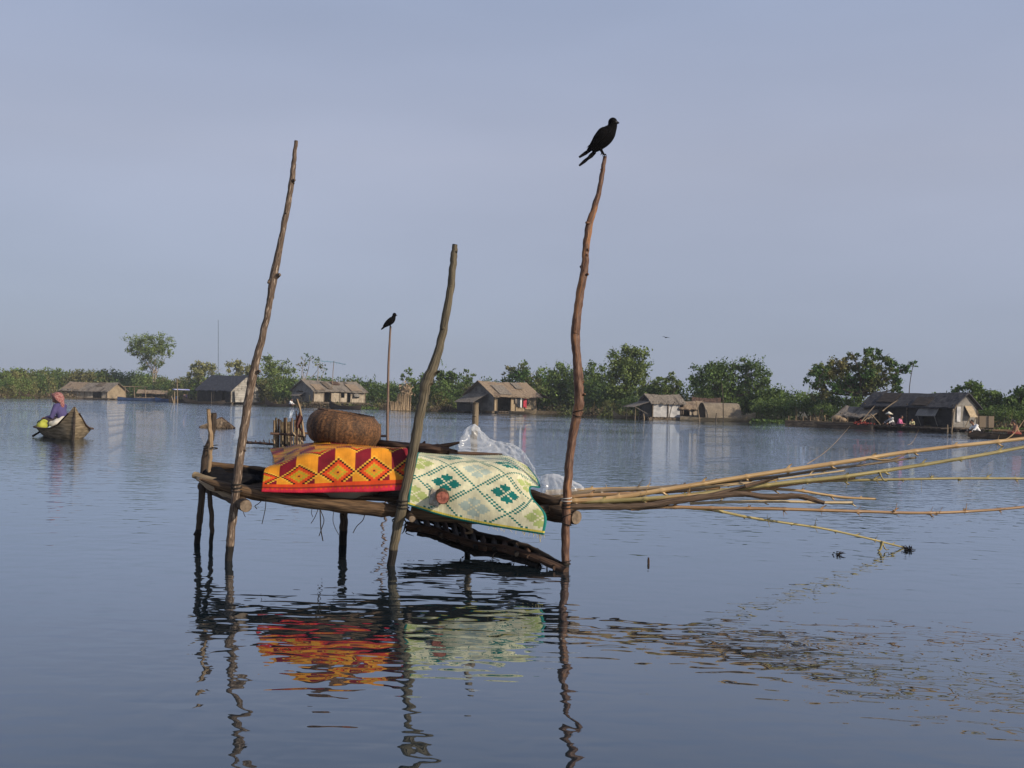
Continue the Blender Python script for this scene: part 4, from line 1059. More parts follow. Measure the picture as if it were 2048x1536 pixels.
# ------------------------------------------------------------------ things standing in the open water
# stake pen behind the basket
PD = 23.2
r = empty('stake_pen', G(580, PD), 0, 'small pen of upright wooden stakes behind the round basket', 'pen')
sr2 = random.Random(3)
for i in range(15):
    x = 549 + i * 3.9 + sr2.uniform(-.8, .8); D = PD + (i % 3) * .12
    mb = MB(); top = 838 + sr2.uniform(-3, 7)
    p0 = G(x, D, -.3); p1 = P(x + sr2.uniform(-1, 1), top, D)
    mb.tube([p0, (p0 + p1) / 2, p1], sr2.uniform(.018, .028), 6, .15, i); mb.build('stake', (M_postE, M_greyw, M_drift)[i % 3], r, True)
for i in range(9):
    x = 552 + i * 26; D = PD + 1.0
    mb = MB(); top = 852 + sr2.uniform(-6, 10)
    p0 = G(x, D, -.3); p1 = P(x, top, D)
    mb.tube([p0, (p0 + p1) / 2, p1], .028, 6, .15, i); mb.build('stake', (M_greyw, M_drift)[i % 2], r, True)
mb = MB(); mb.tube([P(541, 867, PD - .1), P(580, 869, PD - .1), P(612, 873, PD - .1)], .03, 6); mb.build('rail', M_drift, r, True)
mb = MB(); mb.tube([P(584, 864, PD - .2), P(596, 876, PD - .2), P(607, 886, PD - .2)], .02, 6); mb.build('brace', M_pale, r, True)
mb = MB(); mb.tube([P(600, 866, PD + .9), P(690, 872, PD + .9), P(775, 872, PD + .9)], .03, 6); mb.build('rail', M_drift, r, True)
for (a, c_, m_, lab, g_) in (((594, 862), (592, 822), M_drift, 'thin dark stick standing beside the slanted stick behind the basket', .02), ((609, 852), (594, 798), M_postE, 'pale stick slanting up from behind the round basket', .03)):
    pole(lab, [P(a[0], a[1] + 30, PD - .3), P((a[0] + c_[0]) / 2, (a[1] + c_[1]) / 2, PD - .3), P(c_[0], c_[1], PD - .3)], g_, m_, 'leaning_stick', 'stick', None)
mb = MB(); c = P(599, 842, PD - .35)
mb.grid(lambda u, v: c + Vector(((u - .5) * (.07 + .06 * v) + .03 * math.sin(v * 7), .03 * math.sin(u * 9 + v * 3), .14 - .34 * v + .05 * math.sin(u * 6))), 8, 10)
mb.grid(lambda u, v: c + Vector(((u - .5) * .09 - .05 * v, -.03 + .03 * math.sin(u * 7), .12 - .2 * v)), 6, 8)
tag(mb.build('rag', mat('dark_red_rag', (.06, .02, .015), (.11, .04, .03), 8), origin=c), 'dark red rag hanging on the slanted stick', 'rag')
mb = MB(); mb.tube(cr([P(490, 885, 24), P(515, 886, 24), P(540, 888, 23.9), P(556, 890, 23.8)], 5), [.03] * 16, 6, .5, 2)
for i in range(7): q = P(494 + i * 9, 886, 24); mb.tube([q, q + Vector((ur.uniform(-.05, .05), 0, ur.uniform(.04, .1)))], .012, 4)
tag(mb.build('floating_branch', M_drift, origin=G(520, 24)), 'dark floating branch left of the stake pen', 'branch')
# thatched triangular trap
r = empty('fish_trap', G(434, 36.5), R(8), 'small thatched triangular trap floating behind the leftmost stakes', 'fish trap')
mb = MB()
A, B_, Cc = Vector((-.55, .1, .05)), Vector((.55, 0, .05)), Vector((.12, .15, .34))
mb.grid(lambda u, v: (A + (B_ - A) * u) * (1 - v) + (A + (Cc - A) * min(1, u * 1.6) if u < .62 else Cc + (B_ - Cc) * ((u - .62) / .38)) * v + Vector((0, .02 * noise.noise(Vector((u * 8, v * 8, 0))), 0)), 16, 5, False)
mb.build('thatch', M_bthatch, r, solid=.05)
mb = MB()
for _ in range(160):
    u = ur.uniform(-.5, .5); h_ = max(.03, .32 - abs(u - .12) * (.5 if u < .12 else .72)); z_ = ur.uniform(0, h_)
    mb.tube([(u, -.0, z_ + .06), (u + ur.gauss(0, .05), -.05 - ur.random() * .03, z_ - ur.uniform(.0, .06))], [.009, .004], 4)
tag(mb.build('straw_fringe', M_bthatch, r), kind='stuff')
mb = MB()
mb.tube([(-.6, .1, .02), (.6, 0, .02)], .035, 6); mb.tube([(-.55, .1, .04), (.12, .18, .37), (.56, 0, .05)], .025, 6); mb.tube([(.12, .18, .36), (.1, .7, 0)], .025, 6)
for i in range(5): mb.tube([(-.3 + .18 * i, .05, .02), (-.22 + .15 * i, .1, .2)], .02, 5)
mb.build('frame', M_drift, r)
# distant crow pole
CP = 20.0
r = empty('crow_pole', G(775, CP), 0, 'thin tall pole far behind the platform with a small crow on top', 'pole')
mb = MB(); pts = [G(775, CP, -.4)] + [P(x, y, CP) for x, y in ((775, 880), (775, 830), (776, 780), (777, 730), (779, 690), (781, 654))]
mb.tube(cr(pts, 4), [.028 * (1 - .35 * i / 24) for i in range(25)], 8, .12, 4); mb.build('shaft', mat('pinkish_stick', (.085, .055, .042), (.22, .145, .105), 3, (6, 2, 1), .75, coord='UV'), r, True)
# floating debris
r = G(1297, 7.6); mb = MB(); mb.tube([P(1297, 1130, 7.62), P(1297, 1122, 7.62), P(1297, 1115, 7.62)], [.008, .009, .006], 6)
tag(mb.build('floating_stub', M_drift, origin=P(1297, 1130, 7.62)), 'tiny dark stub poking out of the water right of the tall crow post', 'stub')
def twigs(c, n, s, m, name, label, cat, seed):
    rr = random.Random(seed); mb = MB()
    for i in range(n):
        d = Vector((rr.gauss(0, 1), rr.gauss(0, .8), abs(rr.gauss(.2, .6)))).normalized() * s * rr.uniform(.4, 1)
        mb.tube(cr([c, c + d * .5 + Vector((0, 0, s * .1)), c + d], 3), [s * .05] * 4 + [s * .04, s * .03, s * .015], 5, .2, i)
    for _ in range(n * 2): mb.leaf(c + Vector((rr.gauss(0, .25), rr.gauss(0, .25), abs(rr.gauss(0, .2)))) * s, s * .35, rr)
    return tag(mb.build(name, m, origin=c), label, cat)
twigs(G(1677, 8.35), 9, .06, M_rope, 'twig_cluster', 'cluster of dark twigs floating below the lowest bamboo', 'twigs', 8)
twigs(G(1816, 8.75), 16, .075, M_rope, 'twig_cluster', 'dark leafy tuft in the water at the tip of the lowest bamboo', 'twigs', 12)
# ------------------------------------------------------------------ the platform
plat = empty('platform', G(760, 7.7), 0, 'rickety bamboo and pole platform standing in the water with mats laid over it', 'platform')
def post(pts, D, widths, m, label=None, seg=14, lump=.16, seed=1, sink=.5, dtop=0.0, fork=None):
    n = len(pts); w = []
    p3 = [P(x, y, D + dtop * (1 - i / (n - 1))) for i, (x, y) in enumerate(pts)]
    d = (p3[-1] - p3[-2]).normalized()
    p3.append(p3[-1] + d * sink); widths = list(widths) + [widths[-1]]
    smp = cr(p3, 8); ws = [v.x for v in cr([(a, 0, 0) for a in widths], 8)]
    rad = [a * .94 * D / F_PX / 2 * (1 + .05 * noise.noise(Vector((i * .55, seed * 3.3, 0)))) for i, a in enumerate(ws)]
    jit = [q + Vector((noise.noise(Vector((i * .35, seed, 0))), noise.noise(Vector((i * .35, seed, 9))), 0)) * .006 for i, q in enumerate(smp)]
    mb = MB(); mb.tube(jit, rad, seg, lump, seed)
    for (a, c, r_) in (fork or []):
        A = P(*a, D - .005); C_ = P(*c, D - .03); mb.tube([A, (A + C_) / 2, C_], [r_, r_ * .8, r_ * .5], 8, .2, seed)
    kr = random.Random(seed * 17)
    for _ in range(7):
        i = kr.randrange(3, len(jit) - 14)
        if jit[i].z < .2: continue
        an = kr.uniform(0, 6.28); o_ = Vector((math.cos(an), math.sin(an), kr.uniform(-.2, .5)))
        mb.tube([jit[i] + o_ * rad[i] * .4, jit[i] + o_ * rad[i] * 1.0, jit[i] + o_ * rad[i] * kr.uniform(1.12, 1.35)], [rad[i] * .62, rad[i] * .45, rad[i] * .18], 7, .3, i)
    o = mb.build('post', m, plat, True)
    if label: o['label'] = label
    return o
post([(592, 282), (588, 320), (584, 360), (574, 420), (560, 490), (547, 555), (540, 600), (528, 660), (512, 725), (505, 755), (497, 800), (485, 880), (474, 960), (470, 1000), (462, 1070), (457, 1120)], 7.27,
     [8, 9.5, 12, 12, 13, 17, 14, 14.5, 17, 19, 17.5, 18, 18.5, 18, 18, 16], M_postA, 'tall slim grey brown post at the left front corner, leaning right', seed=1,
     fork=[((583, 362), (590, 360), .014), ((549, 555), (560, 549), .022), ((506, 748), (520, 742), .018), ((541, 560), (536, 566), .014)])
post([(910, 489), (908, 510), (905, 540), (900, 585), (890, 640), (880, 690), (866, 735), (854, 762), (846, 800), (836, 850), (826, 905), (815, 960), (805, 1010), (792, 1070), (782, 1130)], 7.22,
     [11, 14, 15, 16, 17, 19, 22, 24, 21, 21, 21, 21, 22, 20, 17], M_postB, 'curved grooved grey post in the middle of the front edge', seed=2, fork=[((862, 752), (880, 742), .012)])
post([(1210, 312), (1204, 350), (1191, 410), (1178, 450), (1172, 500), (1167, 550), (1157, 610), (1151, 670), (1153, 710), (1157, 760), (1158, 800), (1152, 840), (1144, 880), (1138, 930), (1134, 990), (1132, 1050), (1130, 1140)], 7.2,
     [8, 10, 12.5, 16, 15, 17, 17, 20, 19, 20, 21, 19.5, 18, 18, 18, 17.5, 16.5], M_postC, 'tallest reddish brown post at the right front corner', seed=3, lump=.2,
     fork=[((1180, 448), (1172, 445), .016), ((1167, 552), (1177, 548), .014), ((1162, 792), (1170, 788), .012), ((1157, 668), (1148, 664), .012)])
post([(427, 826), (427, 850), (421, 880), (412, 905), (407, 950), (402, 1010), (397, 1060), (394, 1084)], 8.05, [12, 13, 13, 14, 15, 14, 13, 13], M_postD, 'dark back left post with a brown stub end', seed=4, fork=[((396, 1062), (388, 1070), .016)])
post([(690, 985), (688, 1020), (687, 1060), (686, 1088)], 8.2, [16, 17, 17, 17], M_postD, 'thick dark back post under the middle of the deck', seed=5)
post([(952, 805), (950, 850), (947, 900), (942, 980), (938, 1040), (935, 1090)], 8.3, [13, 13.5, 14, 15, 14, 13], mat('tan_grey_bark', (.10, .075, .048), (.24, .19, .13), 3, (9, 2, 1), .8, .004, coord='UV', wet=.1), 'back right post rising behind the clear plastic', seed=6)
post([(417, 960), (420, 1000), (424, 1050), (421, 1104)], 7.85, [9, 10, 10, 8], M_postD, 'thin dark bent post at the left end', seed=7)
post([(417, 818), (419, 850), (422, 880), (420, 915), (418, 945)], 7.8, [8, 9, 9.5, 9, 9], M_postE, 'pale peeled stick at the left end', seed=8, sink=.05, fork=[((422, 900), (426, 893), .012)])
def log(name, pts, r, m, seed=1, lump=.18, flat=1.0, label=None, cap=None, seg=12, up=None):
    q = [P(*p) for p in pts]; n = len(q)
    rr_ = r if hasattr(r, '__len__') else [r] * n
    mb = MB(); mb.tube(cr(q, 6), [v.x for v in cr([(a, 0, 0) for a in rr_], 6)], seg, lump, seed, flat, up)
    o = mb.build(name, m, plat, True)
    if label: o['label'] = label
    if cap:
        d = (q[-1] - q[-2]).normalized() if cap > 0 else (q[0] - q[1]).normalized()
        e = q[-1] if cap > 0 else q[0]; ra = (rr_[-1] if cap > 0 else rr_[0]) * 1.0
        c = MB(); c.tube([e - d * .004, e + d * .003], [ra * .96, ra * .93], 14, .08, seed); c.build('cut_end', M_cut, o, True)
    return o
Zv = Vector((0, 0, 1))
log('front_beam', [(400, 958, 7.40), (432, 968, 7.36), (475, 980, 7.34), (540, 993, 7.33), (600, 1000, 7.32), (660, 1008, 7.31), (730, 1016, 7.30), (770, 1020, 7.30), (800, 1024, 7.29)], [.008, .026, .038, .042, .045, .05, .048, .046, .03], M_beam, 1, .22, 1.0)
log('front_beam', [(822, 1024, 7.30), (880, 1030, 7.3), (960, 1032, 7.3), (1040, 1028, 7.3), (1098, 1024, 7.3)], [.04, .045, .05, .05, .05], M_log, 2, .2)
log('split_log', [(395, 957, 7.5), (415, 968, 7.45), (440, 980, 7.42), (466, 994, 7.40)], [.014, .028, .03, .022], M_pale, 3, .4)
log('edge_rail', [(388, 950, 7.62), (430, 962, 7.58), (480, 974, 7.52), (560, 986, 7.48)], [.024, .023, .022, .02], M_greyw, 4, .2, cap=-1)
log('back_rail', [(412, 929, 8.16), (470, 935, 8.18), (560, 944, 8.2), (700, 958, 8.2), (850, 972, 8.22), (960, 980, 8.25)], [.026, .027, .025, .024, .024, .022], M_beam, 5, .2)
log('cross_log', [(405, 972, 8.3), (450, 988, 7.8), (492, 1012, 7.14)], [.04, .042, .042], M_log, 6, .15, cap=1)
log('cross_log', [(770, 988, 8.3), (795, 1010, 7.7), (824, 1038, 7.12)], [.035, .036, .022], M_log, 7, .35, cap=1)
log('cross_log', [(1010, 1008, 8.3), (1060, 1018, 7.8), (1110, 1026, 7.42), (1153, 1035, 7.26)], [.05, .058, .062, .048], M_log, 8, .12, cap=1)
log('corner_timber', [(1060, 992, 7.75), (1100, 1006, 7.5), (1128, 1010, 7.40)], [.05, .052, .045], M_log, 9, .2)
# deck of bamboo slats
mb = MB()
for k in range(22):
    t = k / 21; D = 7.36 + .9 * t
    a = P(430, 966 - 34 * t, D); c = P(1100 - 130 * t, 1012 - 30 * t, D)
    a.z -= .035; c.z -= .03
    pts = [a + (c - a) * (i / 8) + Vector((0, 0, .008 * noise.noise(Vector((i * .9, k * 1.7, 0))))) for i in range(9)]
    mb.tube(pts, .018, 6, .15, k)
mb.build('deck', M_log, plat, True)
# lashings
def lash(pt, D, r, turns, name='lashing', m=M_rope, slope=.15, th=.0035):
    c = P(pt[0], pt[1], D); mb = MB(); pts = []
    for i in range(turns * 12 + 1):
        a = i / 12 * 6.283; pts.append(c + Vector((math.cos(a) * r, math.sin(a) * r, slope * r * math.cos(a * .5) + .012 * (i / 12 - turns / 2))))
    mb.tube(pts, th, 5); mb.build(name, m, plat, True)
lash((473, 975), 7.27, .036, 5); lash((806, 1008), 7.22, .042, 5); lash((1133, 1012), 7.2, .034, 3); lash((1133, 1040), 7.2, .034, 2, slope=1.0); lash((1157, 828), 7.2, .038, 2, slope=.5); lash((421, 895), 7.95, .05, 2)
lash((1133, 1000), 7.2, .034, 2, m=mat('pale_string', (.4, .38, .34), (.5, .48, .44), 8), th=.003); lash((1131, 1126), 7.2, .033, 2)
# slanted slatted ramp sunk between the back posts and the right post
UPR = cr([P(800, 1026, 8.25), P(860, 1036, 8.2), P(905, 1046, 8.15), P(955, 1070, 8.0), P(1010, 1082, 7.8), P(1065, 1100, 7.5), P(1118, 1130, 7.24)], 5)
LOW = cr([P(815, 1052, 7.95), P(870, 1062, 7.9), P(915, 1078, 7.8), P(960, 1092, 7.65), P(1010, 1098, 7.5), P(1070, 1115, 7.32), P(1132, 1142, 7.14)], 5)
mb = MB(); mb.tube(UPR, [.03] * 20 + [.026] * 11, 8, .35, 3); mb.build('ramp_rail', M_postD, plat, True)
mb = MB(); mb.tube(LOW, [.028] * 31, 8, .3, 4); mb.build('ramp_rail', M_drift, plat, True)
for i in range(2, 30, 2):
    a, c = UPR[i], LOW[i]; d = (c - a).normalized()
    mb = MB(); mb.tube([a - d * .05, (a + c) / 2 + Vector((0, 0, -.01)), c + d * ur.uniform(.02, .09)], [.02, .023, .017], 7, .3, i); mb.build('ramp_slat', (M_postD, M_drift)[i % 4 == 0], plat, True)
for k in range(16):
    f_ = ur.uniform(.05, .95); i0 = ur.randrange(0, 6); i1 = ur.randrange(23, 30)
    off = Vector((0, ur.gauss(0, .02), -ur.uniform(.015, .065)))
    pts = [UPR[i] + (LOW[i] - UPR[i]) * min(1, max(0, f_ + .12 * noise.noise(Vector((i * .3, k * 2.1, 0))))) + off + Vector((0, 0, .012 * noise.noise(Vector((i * .6, k, 5))))) for i in range(i0, i1)]
    mb = MB(); mb.tube(pts, [ur.uniform(.008, .015)] * len(pts), 6, .3, k); mb.build('brushwood', (M_postD, M_rope)[k % 2], plat, True)
mb = MB()
for _ in range(46):
    i = ur.randrange(29); p = UPR[i] + (LOW[i] - UPR[i]) * ur.uniform(.1, 1.0); l_ = ur.uniform(.03, .08)
    q = p + Vector((ur.gauss(0, .07), ur.gauss(0, .03), -l_ * .6 - .02)); mb.tube(cr([p, q, q + Vector((ur.gauss(.03, .05), ur.gauss(0, .02), -l_ * .4))], 3), [.005, .006, .0055, .005, .004, .003, .0015], 4)
tag(mb.build('clinging_weed', M_rope, plat, True), kind='stuff')
log('ramp_prop', [(918, 1044, 7.9), (928, 1050, 7.88), (944, 1062, 7.85), (936, 1066, 7.84), (930, 1066, 7.84)], [.012, .012, .011, .01, .008], M_postE, 12, .2)
# hanging cords below the front beam
for pts, r_ in (([(532, 995), (531, 1015), (527, 1035), (524, 1048)], .0028), ([(525, 1000), (516, 1008), (510, 1012), (514, 1018)], .003), ([(487, 1020), (488, 1028), (491, 1034)], .0025),
                ([(640, 1014), (641, 1040), (642, 1060), (646, 1082)], .004), ([(638, 1014), (630, 1034), (622, 1047)], .0025), ([(641, 1020), (648, 1040), (643, 1058), (638, 1072)], .003), ([(625, 1012), (623, 1026), (626, 1034)], .0022),
                ([(668, 1018), (666, 1040), (670, 1055), (678, 1070)], .0022), ([(731, 1022), (726, 1040), (714, 1052), (706, 1066)], .003)):
    mb = MB(); mb.tube(cr([P(x, y, 7.28) for x, y in pts], 4), r_, 5); mb.build('hanging_cord', M_rope, plat, True)

# ------------------------------------------------------------------ mats
def patch(rows):
    """rows of (x, y, D) control points, bottom to top -> evenly spaced surface function"""
    pr = [cr([P(*c) for c in r], 8) for r in rows]
    nc = len(pr[0])
    cols = [cr([r[i] for r in pr], 8) for i in range(nc)]
    nr = len(cols[0])
    lv = [0.0]
    for j in range(1, nr): lv.append(lv[-1] + sum((cols[i][j] - cols[i][j - 1]).length for i in range(nc)) / nc)
    lu = [0.0]
    for i in range(1, nc): lu.append(lu[-1] + sum((cols[i][j] - cols[i - 1][j]).length for j in range(nr)) / nr)
    def loc(a, t):
        x = t * a[-1]
        for k in range(len(a) - 1):
            if x <= a[k + 1] or k == len(a) - 2: return k + (x - a[k]) / max(1e-9, a[k + 1] - a[k])
    def fn(u, v):
        a = min(max(loc(lu, u), 0), nc - 1.001); c = min(max(loc(lv, v), 0), nr - 1.001)
        i, j = int(a), int(c); s, t = a - i, c - j
        return (cols[i][j] * (1 - s) + cols[i + 1][j] * s) * (1 - t) + (cols[i][j + 1] * (1 - s) + cols[i + 1][j + 1] * s) * t
    return fn, lu[-1], lv[-1]
def mat_mesh(fn, ncol, nrow, colfn, rib=.0032):
    mb = MB(); e = 1e-3
    def sf(u, v):
        p = fn(u, v)
        a = fn(min(1, u + e), v) - fn(max(0, u - e), v); c = fn(u, min(1, v + e)) - fn(u, max(0, v - e))
        n = a.cross(c)
        if n.length > 1e-12: n.normalize()
        k = round(u * ncol * 2)
        wv = .0025 * noise.noise(Vector((u * ncol * .31, v * nrow * .11, 5))) + .010 * noise.noise(Vector((u * ncol * .075, v * nrow * .05, 11)))
        return p + n * ((rib if k % 2 else -rib) + wv)
    jr = random.Random(2)
    cj = {}
    def cf(i, j):
        c = colfn(i // 2, j); key = (i // 2, j // 2)
        if key not in cj: cj[key] = jr.uniform(.94, 1.04) * (.92 + .12 * abs(noise.noise(Vector((i // 2 * 1.7, j * .08, 3)))))
        return tuple(x * cj[key] for x in c)
    mb.grid(sf, ncol * 2, nrow, True, cf)
    return mb
def woven_plastic():
    mt = bpy.data.materials.new('woven_plastic_straw'); mt.use_nodes = True
    n = mt.node_tree.nodes; L = mt.node_tree.links; bs = n['Principled BSDF']
    bs.inputs['Roughness'].default_value = .55; bs.inputs['Specular IOR Level'].default_value = .18
    at = n.new('ShaderNodeAttribute'); at.attribute_name = 'weave'
    tc = n.new('ShaderNodeTexCoord')
    nz = n.new('ShaderNodeTexNoise'); nz.inputs['Scale'].default_value = 9; nz.inputs['Detail'].default_value = 6; L.new(tc.outputs['Object'], nz.inputs['Vector'])
    mr = n.new('ShaderNodeMapRange'); mr.inputs[1].default_value = .35; mr.inputs[2].default_value = .72; mr.inputs[3].default_value = 1.04; mr.inputs[4].default_value = .62
    L.new(nz.outputs['Fac'], mr.inputs[0])
    mx = n.new('ShaderNodeMixRGB'); mx.blend_type = 'MULTIPLY'; mx.inputs[0].default_value = 1
    L.new(at.outputs['Color'], mx.inputs[1]); L.new(mr.outputs[0], mx.inputs[2]); L.new(mx.outputs[0], bs.inputs['Base Color'])
    return mt
M_mat = woven_plastic()
OR, MA, RD, LI, PK, BK, YE = (.75, .295, .022), (.21, .012, .022), (.72, .075, .016), (.44, .42, .03), (.66, .03, .06), (.05, .012, .006), (.80, .44, .05)
def orange_pat(i, j):
    if j < 3: return PK if j < 2 or i % 2 else RD
    if j == 3: return (.30, .035, .02)
    if j < 6: return RD
    x, y = i - 15, j - 11
    for b in range(-2, 8):
        dx = ((x - 8 * (b % 2) + 8) % 16) - 8; d = 8 - (abs(dx) + abs(y - 19 * b))
        if d >= 0:
            if d < 1: return YE
            if d < 2: return BK
            if d < 4: return RD
            if d < 7: return LI if (i + j) % 2 else OR
            return OR if d < 8 else MA
    for b in range(-2, 8):
        dx = ((x - 8 * (b % 2) + 8) % 16) - 8; dx2 = ((x - 8 * ((b + 1) % 2) + 8) % 16) - 8
        if 19 * b + 8 - abs(dx) < y < 19 * (b + 1) - 8 + abs(dx2) and y > 19 * b: return MA if dx < -1.4 else OR
    return OR
fo, wo, ho = patch([
    [(522, 984, 7.24), (596, 986, 7.23), (669, 985, 7.23), (743, 984, 7.22), (819, 979, 7.24)],
    [(526, 960, 7.25), (596, 958, 7.24), (669, 952, 7.24), (742, 948, 7.24), (817, 946, 7.26)],
    [(530, 937, 7.30), (598, 918, 7.27), (671, 902, 7.28), (743, 900, 7.30), (815, 900, 7.32)],
    [(549, 927, 7.60), (600, 904, 7.50), (668, 893, 7.46), (743, 896, 7.44), (813, 898, 7.44)],
    [(540, 898, 8.15), (605, 888, 8.10), (652, 884, 8.05), (735, 893, 7.95), (811, 896, 7.80)]])
nrow = int(ho / .0108)
mb = mat_mesh(fo, 62, nrow, orange_pat)
mo_ = mb.build('woven_mat', M_mat, origin=P(668, 985, 7.4), solid=.003)
tag(mo_, 'orange and maroon woven mat with stepped diamonds draped over the platform edge', 'mat')
CR, TE, LB, GR, YL = (.70, .665, .45), (.010, .17, .145), (.42, .50, .43), (.40, .47, .17), (.60, .50, .08)
def green_pat(i, j):
    if j < 1: return TE
    if j < 2: return YL
    if i < 1 or i > 55: return TE
    x, y = i - 28, j - 19
    a, b_ = (x + y * 1.15) / 26.0, (x - y * 1.15) / 26.0
    fa, fb = abs(a - math.floor(a) - .5), abs(b_ - math.floor(b_) - .5)     # .5 on a lattice line
    for f_ in (fa, fb):
        if f_ > .44: return TE if (i + j) % 2 else CR
    ia, ib = math.floor(a), math.floor(b_)
    ca, cb = (ia + .5) * 26, (ib + .5) * 26
    cx = (ca + cb) / 2; cy = (ca - cb) / 2 / 1.15
    dx, dy = x - round(cx), y - round(cy)
    hit = any(abs(dx - ox) + abs(dy - oy) * 1.15 <= 3.05 for ox, oy in ((3.6, 0), (-3.6, 0), (0, 3.1), (0, -3.1)))
    if hit:
        k = ia - ib
        if k % 2 == 0: return TE
        return LB if ((ia + ib) // 2) % 2 else GR
    return CR if (i * 5 + j // 9) % 7 else tuple(c * .93 for c in CR)
fg, wg, hg = patch([
    [(814, 1010, 7.20), (880, 1031, 7.19), (950, 1047, 7.16), (1020, 1059, 7.12), (1088, 1070, 7.08)],
    [(818, 978, 7.21), (884, 994, 7.20), (953, 1008, 7.16), (1024, 1022, 7.13), (1092, 1030, 7.10)],
    [(824, 946, 7.24), (889, 957, 7.22), (957, 967, 7.20), (1018, 980, 7.17), (1066, 996, 7.16)],
    [(830, 920, 7.29), (893, 926, 7.28), (960, 937, 7.26), (1018, 947, 7.25), (1062, 975, 7.22)],
    [(833, 908, 7.42), (896, 914, 7.46), (962, 920, 7.46), (1024, 928, 7.42), (1082, 972, 7.34)],
    [(836, 905, 7.65), (899, 909, 7.85), (966, 911, 7.95), (1012, 912, 7.95), (1058, 934, 7.72)]])
nrow = int(hg / .0115)
mb = mat_mesh(fg, 57, nrow, green_pat)
fr = random.Random(6)
mg_ = mb.build('woven_mat', M_mat, origin=P(950, 1040, 7.4), solid=.003)
tag(mg_, 'cream and teal woven mat with checked diamond lattice hanging lower on the right', 'mat')
mb = MB()
for k in range(26):
    t = fr.uniform(.62, 1.0) if k < 18 else fr.uniform(.96, 1.0); p = fg(t, 0.0); mb.tube([p, p + Vector((fr.gauss(0, .008), -.002, -fr.uniform(.008, .03 if t < .93 else .055)))], [.0016, .0008], 4)
mb.build('frayed_fringe', mat('frayed_straw', (.4, .33, .14), (.5, .42, .2), 9), mg_, True)
# log end poking through the mat with pale peeling patch
mb = MB(); a = P(885, 994, 7.12); d = Vector((.10, -.98, -.08)).normalized()
mb.tube([a - d * .16, a - d * .02, a + d * .02], [.044, .046, .045], 16, .08, 3)
o = mb.build('log_end', M_log, origin=a); tag(o, 'sawn round log end with red cut face poking out through the cream mat', 'log')
mb = MB(); mb.tube([a + d * .0195, a + d * .0225], [.041, .0395], 16, .06, 3); mb.build('cut_face', M_redcut, o, True)
mb = MB()
def pt_(u, v):
    p = fg(.165 + .075 * u, .055 + .12 * v * (1 - .2 * u)); return p + Vector((0, -.012 - .006 * math.sin(u * 9) * math.sin(v * 7), 0))
mb.grid(pt_, 10, 10); mb.build('peeled_bark', mat('pale_peel', (.20, .17, .13), (.42, .38, .31), 40, rough=.9), o, True, solid=.004)

# supports hidden beneath the mats
mb = MB()
for (x, y, D, r3) in ((600, 952, 7.72, (.16, .3, .06)), (670, 940, 7.68, (.2, .3, .10)), (745, 945, 7.62, (.2, .27, .10)), (470, 962, 7.75, (.2, .28, .05)), (430, 950, 7.9, (.08, .14, .06))):
    mb.ball(P(x, y, D), r3, 14, 10)
o = mb.build('fishing_net', M_net); fuse(o, .016, 2)
dmod = o.modifiers.new('lumps', 'DISPLACE'); tx = bpy.data.textures.new('lumps', 'CLOUDS'); tx.noise_scale = .06; dmod.texture = tx; dmod.strength = .04
tag(o, 'heap of black fishing net on the deck under and left of the orange mat', 'fishing net')
mb = MB()
mb.grid(lambda u, v: P(428 + 108 * u + 4 * v, 934 + 52 * v + 6 * u + 3 * math.sin(u * 9), 8.12 - .68 * v + .02 * noise.noise(Vector((u * 6, v * 5, 2)))), 44, 40, False)
wo_ = mb.build('net_mesh', M_net, o, True); wm = wo_.modifiers.new('strands', 'WIREFRAME'); wm.thickness = .0036
mb = MB()
for (x, y, D, r3) in ((880, 962, 7.62, (.2, .28, .12)), (960, 968, 7.62, (.2, .3, .13)), (1020, 980, 7.55, (.13, .24, .11))):
    mb.ball(P(x, y, D), r3, 14, 10)
o = mb.build('sack_pile', mat('burlap', (.10, .075, .05), (.19, .145, .1), 12, rough=.95, bump=.004)); fuse(o, .016, 3)
tag(o, 'brown sack pile propping up the cream and teal mat', 'sacks')
mb = MB(); c = P(695, 985, 7.52); n = 28
prof = [(.02, -.055), (.14, -.05), (.20, -.02), (.235, .04), (.245, .045), (.22, .035), (.18, -.005), (.02, -.035)]
mb.grid(lambda u, v: c + Vector((math.cos(u * 6.2832) * v_(v)[0], math.sin(u * 6.2832) * v_(v)[0], v_(v)[1])) if False else c + Vector((math.cos(u * 6.2832) * prof[round(v * 7)][0], math.sin(u * 6.2832) * prof[round(v * 7)][0], prof[round(v * 7)][1])), n, 7)
tag(mb.build('basin', mat('grey_basin', (.20, .175, .135), (.28, .25, .2), 6, rough=.6), origin=c), 'shallow grey beige basin peeping out beneath the orange mat', 'basin')

